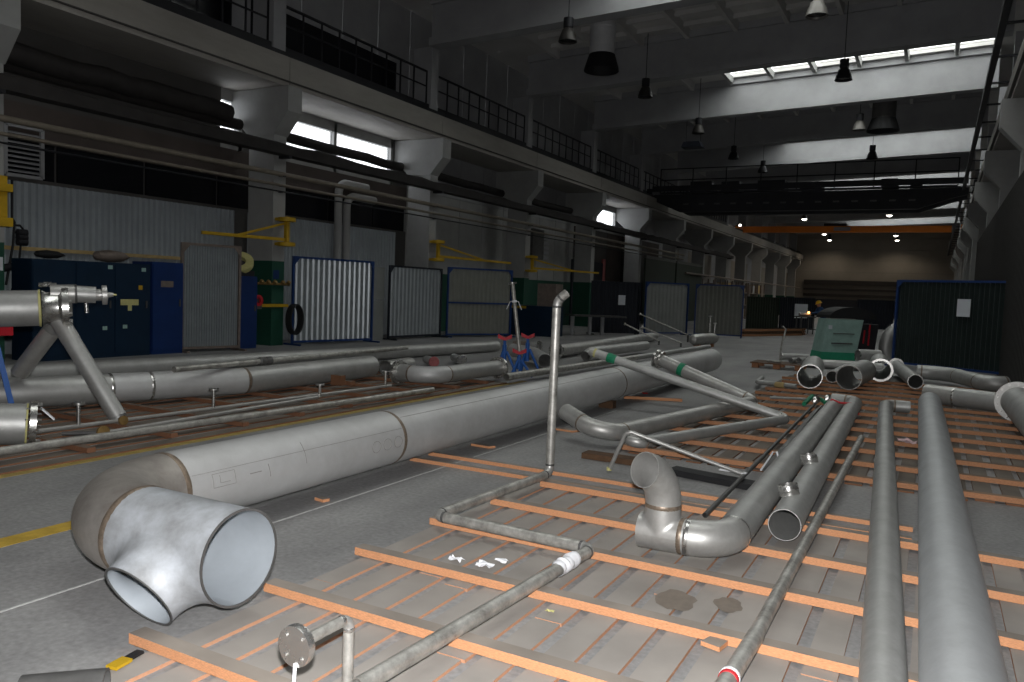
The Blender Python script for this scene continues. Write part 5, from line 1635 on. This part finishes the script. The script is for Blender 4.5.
for s_, hh in ((.3, .5), (.66, .28)):
    p = vp + d_ * s_
    MB().tube([p, p + Vector((0, 0, .17 + hh))], .025, 10).build('nozzle', 'steel_bright', t, True)
    MB().lathe([(0, 0), (.06, 0), (.06, .03), (0, .03)], p + Vector((0, 0, .17 + hh)), (0, 0, 1), 14).build('nozzle_flange', 'steel_bright', t, True)
for s_ in (-.5, .4):
    p = vp + d_ * s_
    MB().box((p.x - .08, p.y - .12, 0), (p.x + .08, p.y + .12, p.z - .1)).build('saddle', 'batten_old', t)

# ---- jack stands
def jack_stand(hgt, label, loc):
    t = thing('jack_stand', label, 'stand', loc, 'blue jack stands')
    L_ = Vector(loc)
    for k in range(3):
        a = 0.4 + 2 * math.pi * k / 3
        MB().tube([L_ + Vector((.24 * math.cos(a), .24 * math.sin(a), 0.012)), L_ + Vector((.04 * math.cos(a), .04 * math.sin(a), hgt * .62))], .024, 10).build('leg', 'stand_blue', t, True)
    MB().tube([L_ + Vector((0, 0, hgt * .3)), L_ + Vector((0, 0, hgt * .78))], .04, 14).build('sleeve', 'stand_blue', t, True)
    MB().tube([L_ + Vector((0, 0, hgt * .7)), L_ + Vector((0, 0, hgt * .95))], .026, 12).build('screw', 'stand_blue', t, True)
    hd_ = MB()
    hd_.prism([tuple(L_ + u * x + w * -.03 + Vector((0, 0, z))) for x, z in ((-.12, hgt + .03), (-.12, hgt - .04), (0, hgt - .08), (.12, hgt - .04), (.12, hgt + .03), (0, hgt - .03))], (0, 0, 0), w * .06)
    hd_.build('head', 'stand_red', t)
    return t


for (px_, py_, hz, lab) in ((505, 336, .70, 'blue jack stand with red V head, left one of three'), (528, 334.5, .70, 'blue jack stand with red V head, right one of three'), (519.5, 350, .47, 'lower blue jack stand with red head, middle one of three')):
    p = fl(px_, py_, hz)
    jack_stand(hz, lab, (p.x, p.y, 0))
p = fl(528, 334.5, .74)
rr_b = fl(519.5, 350, .47); rr_b.z += -.022
rr_t = at_d(512.5, 283, float((rr_b - Vector((0, 0, CAMH))).dot(-Vector(back))))
t = thing('leaning_tube', 'thin galvanised tube with a flange top standing upright among the jack stands', 'pipe', (rr_b.x, rr_b.y, 0))
MB().tube([rr_b, rr_t], .035, 14, ri=.03).build('tube', 'steel_galv', t, True)
MB().lathe([(.036, -.02), (.075, -.015), (.075, .01), (.0, .015)], rr_t, rr_t - rr_b, 18).build('flange', 'steel_bright', t, True)
q = rr_b.lerp(rr_t, .73)
MB().lathe([(.036, -.02), (.048, -.01), (.048, .01), (.036, .02)], q, rr_t - rr_b, 12).build('strap', 'plastic_white', t, True)
for sx in (-1, 1):
    MB().tube([q, q + u * (.07 * sx) + Vector((0, 0, .0)), q + u * (.13 * sx) + Vector((0, 0, -.14))], .008, 6).build('strap_tail', 'plastic_white', t, True)

# ---- manifold at the left edge
DM = 7.9
DP = lambda a: d_perp(a, 60, DM)
g0, g1 = at_d(-160, 312, DP(-160)), at_d(40, 308, DP(40))
dx_ = (g1 - g0).normalized()
mf = thing('pipe_manifold', 'pipe manifold with flanges and two slanting legs at the left edge', 'pipe', (g1.x, g1.y, 0))
rM = .178
MB().tube([g0, g1], rM, 36, ri=rM - .008).build('pipe_section', 'steel_matt', mf, True)
MB().lathe([(rM + .001, -.012), (rM + .008, -.01), (rM + .008, .008), (rM - .02, .01)], g1, dx_, 36).build('painted_edge', 'tape_yellow', mf, True)
h0 = g1 + dx_ * .02
MB().lathe([(rM, 0), (rM * .9, .03), (rM * .86, .14), (rM * .95, .16), (rM * 1.15, .17), (rM * 1.15, .21), (rM * .6, .22), (rM * .5, .26)], h0, dx_, 32).build('hub', 'steel_bright', mf, True)
flange(mf, h0 + dx_ * .23, dx_, rM * .5, rM * 1.18, .04, holes=8)
up_ = at_d(62, 294, DP(62)); up2 = at_d(96, 295, DP(96))
MB().tube([up_ - dx_ * .1, up_ + dx_ * .12], .095, 26, ri=.088).build('pipe_section', 'steel_elbow', mf, True)
MB().tube([up_ + dx_ * .12, up2], .085, 26, ri=.078).build('pipe_section', 'steel_matt', mf, True)
weld(mf, up_ + dx_ * .12, dx_, .094, 'steel_dark')
va = MB().lathe([(.05, -.02), (.06, .0), (.06, .05), (.1, .055), (.1, .1), (.03, .11), (.02, .16), (0, .16)], up2, dx_, 26).build('valve', 'steel_elbow', mf, True)
MB().lathe([(.0, .11), (.01, .11), (.01, .19), (0, .19)], up2, dx_, 10).build('stem', 'tape_yellow', va, True)
MB().tube([at_d(86, 303, DM), at_d(87, 313, DM)], .018, 10).build('drain_stub', 'steel_bright', mf, True)
for kk in range(3):
    c = at_d(42 + 5 * kk, 285 - (kk % 2), DM)
    MB().tube([c - dx_ * .03, c + dx_ * .04], .022, 8).build('bolt', 'steel_bright', mf)
lf = at_d(118, 417, DM); lt = at_d(60, 322, DM)
MB().tube([lt - (lf - lt).normalized() * .04, lt.lerp(lf, .2)], .088, 26, ri=.08).build('elbow', 'steel_elbow', mf, True)
MB().tube([lt.lerp(lf, .2), lf], .085, 26, ri=.078).build('slanting_leg', 'steel_matt', mf, True)
lf2 = at_d(14, 380, DM + .2); lt2 = at_d(52, 330, DM + .05); ext = lf2
MB().tube([lt2, lt2.lerp(ext, .86)], .085, 26, ri=.078).build('slanting_leg', 'steel_elbow', mf, True)
# blue trestle carrying it
hp_ = at_d(-6, 328, DM)
t = thing('trestle_stand', 'blue trestle leg with red cap carrying the manifold at the left edge', 'stand', (hp_.x, hp_.y, 0))
MB().box((hp_.x - .12, hp_.y - .12, g0.lerp(g1, .77).z - rM - .1), (hp_.x + .12, hp_.y + .12, g0.lerp(g1, .77).z - rM - .01)).build('cap', 'stand_red', t)
zt_ = g0.lerp(g1, .77).z - rM - .1
for ft in (fl(13, 411, .066), Vector((hp_.x - .05, hp_.y - .8, .066))):
    MB().bar(Vector((hp_.x, hp_.y, zt_)), ft, .07, .05).build('leg', 'stand_blue', t)
# flanged stub below
DS = 6.65
s0_, s1_ = at_d(-120, 424, d_perp(-120, 36, DS)), at_d(27, 424, d_perp(27, 36, DS))
t = thing('flanged_stub', 'thick grey pipe stub with a bolted flange at the lower left edge', 'pipe', (s1_.x, s1_.y, 0))
ds = (s1_ - s0_).normalized(); rS = .172
MB().tube([s0_, s1_], rS, 36, ri=rS - .008).build('pipe_section', 'steel_matt', t, True)
MB().lathe([(rS + .001, -.01), (rS + .005, -.006), (rS + .005, .004), (rS, .006)], s1_, ds, 36).build('painted_edge', 'tape_yellow', t, True)
flange(t, s1_ + ds * .07 + Vector((0, 0, .01)), ds, rS * .8, rS * 1.08, .05, holes=10)
MB().bar(s1_ + ds * .1 + Vector((0, 0, .14)), s1_ + ds * .2 + Vector((0, 0, .04)), .07, .012).build('lifting_lug', 'plastic_white', t)

# ================================================================== SMALL LITTER
for kk, (px_, py_, s, lab) in enumerate(((456, 560.5, .04, 'scrap of white paper on the boards, left of three in front of the Z-shaped pipe'), (484.5, 566.5, .045, 'scrap of white paper on the boards, middle of three in front of the Z-shaped pipe'),
                                         (502, 562, .035, 'scrap of white paper on the boards, right of three in front of the Z-shaped pipe'), (466, 578, .03, 'small white paper shred against the third batten'),
                                         (550, 612, .02, 'tiny yellow paper ball on the boards beside the Z-shaped pipe'), (645, 394, .05, 'scrap of red tape on the concrete behind the U-shaped pipe'), (907, 443, .09, 'crumpled pinkish cloth between the two long right-hand pipes'))):
    c = fl(px_, py_, .023 if kk < 5 else (0.062 if kk == 6 else 0.001))
    mb = MB(); n = 5
    for i in range(n):
        for j_ in range(n):
            mb.v.append((c.x + s * (i / (n - 1) - .5) * 2 + rng.uniform(-.3, .3) * s * .4, c.y + s * (j_ / (n - 1) - .5) * 1.3 + rng.uniform(-.3, .3) * s * .3, c.z + rng.uniform(0, .55) * s))
    for i in range(n - 1):
        for j_ in range(n - 1):
            k0 = i * n + j_; mb.f.append((k0, k0 + n, k0 + n + 1, k0 + 1))
    o = mb.build('paper_scrap' if kk < 5 else ('crumpled_cloth' if kk == 6 else 'tape_scrap'), ('plastic_white', 'plastic_white', 'plastic_white', 'plastic_white', 'tape_yellow', 'tape_red', 'cloth_pink')[kk], None, origin=c)
    tag(o, lab, 'litter')
t = thing('strap_piece', 'yellow and black strap lying by the end of the nearest batten', 'strap', fl(122, 664))
a, b = fl(111, 668, .03), fl(134, 655, .03)
MB().bar(a, a.lerp(b, .7), .05, .012).build('yellow_band', 'jib_yellow', t)
MB().bar(a.lerp(b, .7), b + (b - a) * .3, .035, .01).build('black_band', 'black_rubber', t)
a, b = fl(20, 700, .137), fl(106, 692, .137)
straight('dark_pipe', 'dark pipe end at the very bottom left corner', 'pipe', a, b, .075, 'steel_dark', n=26)
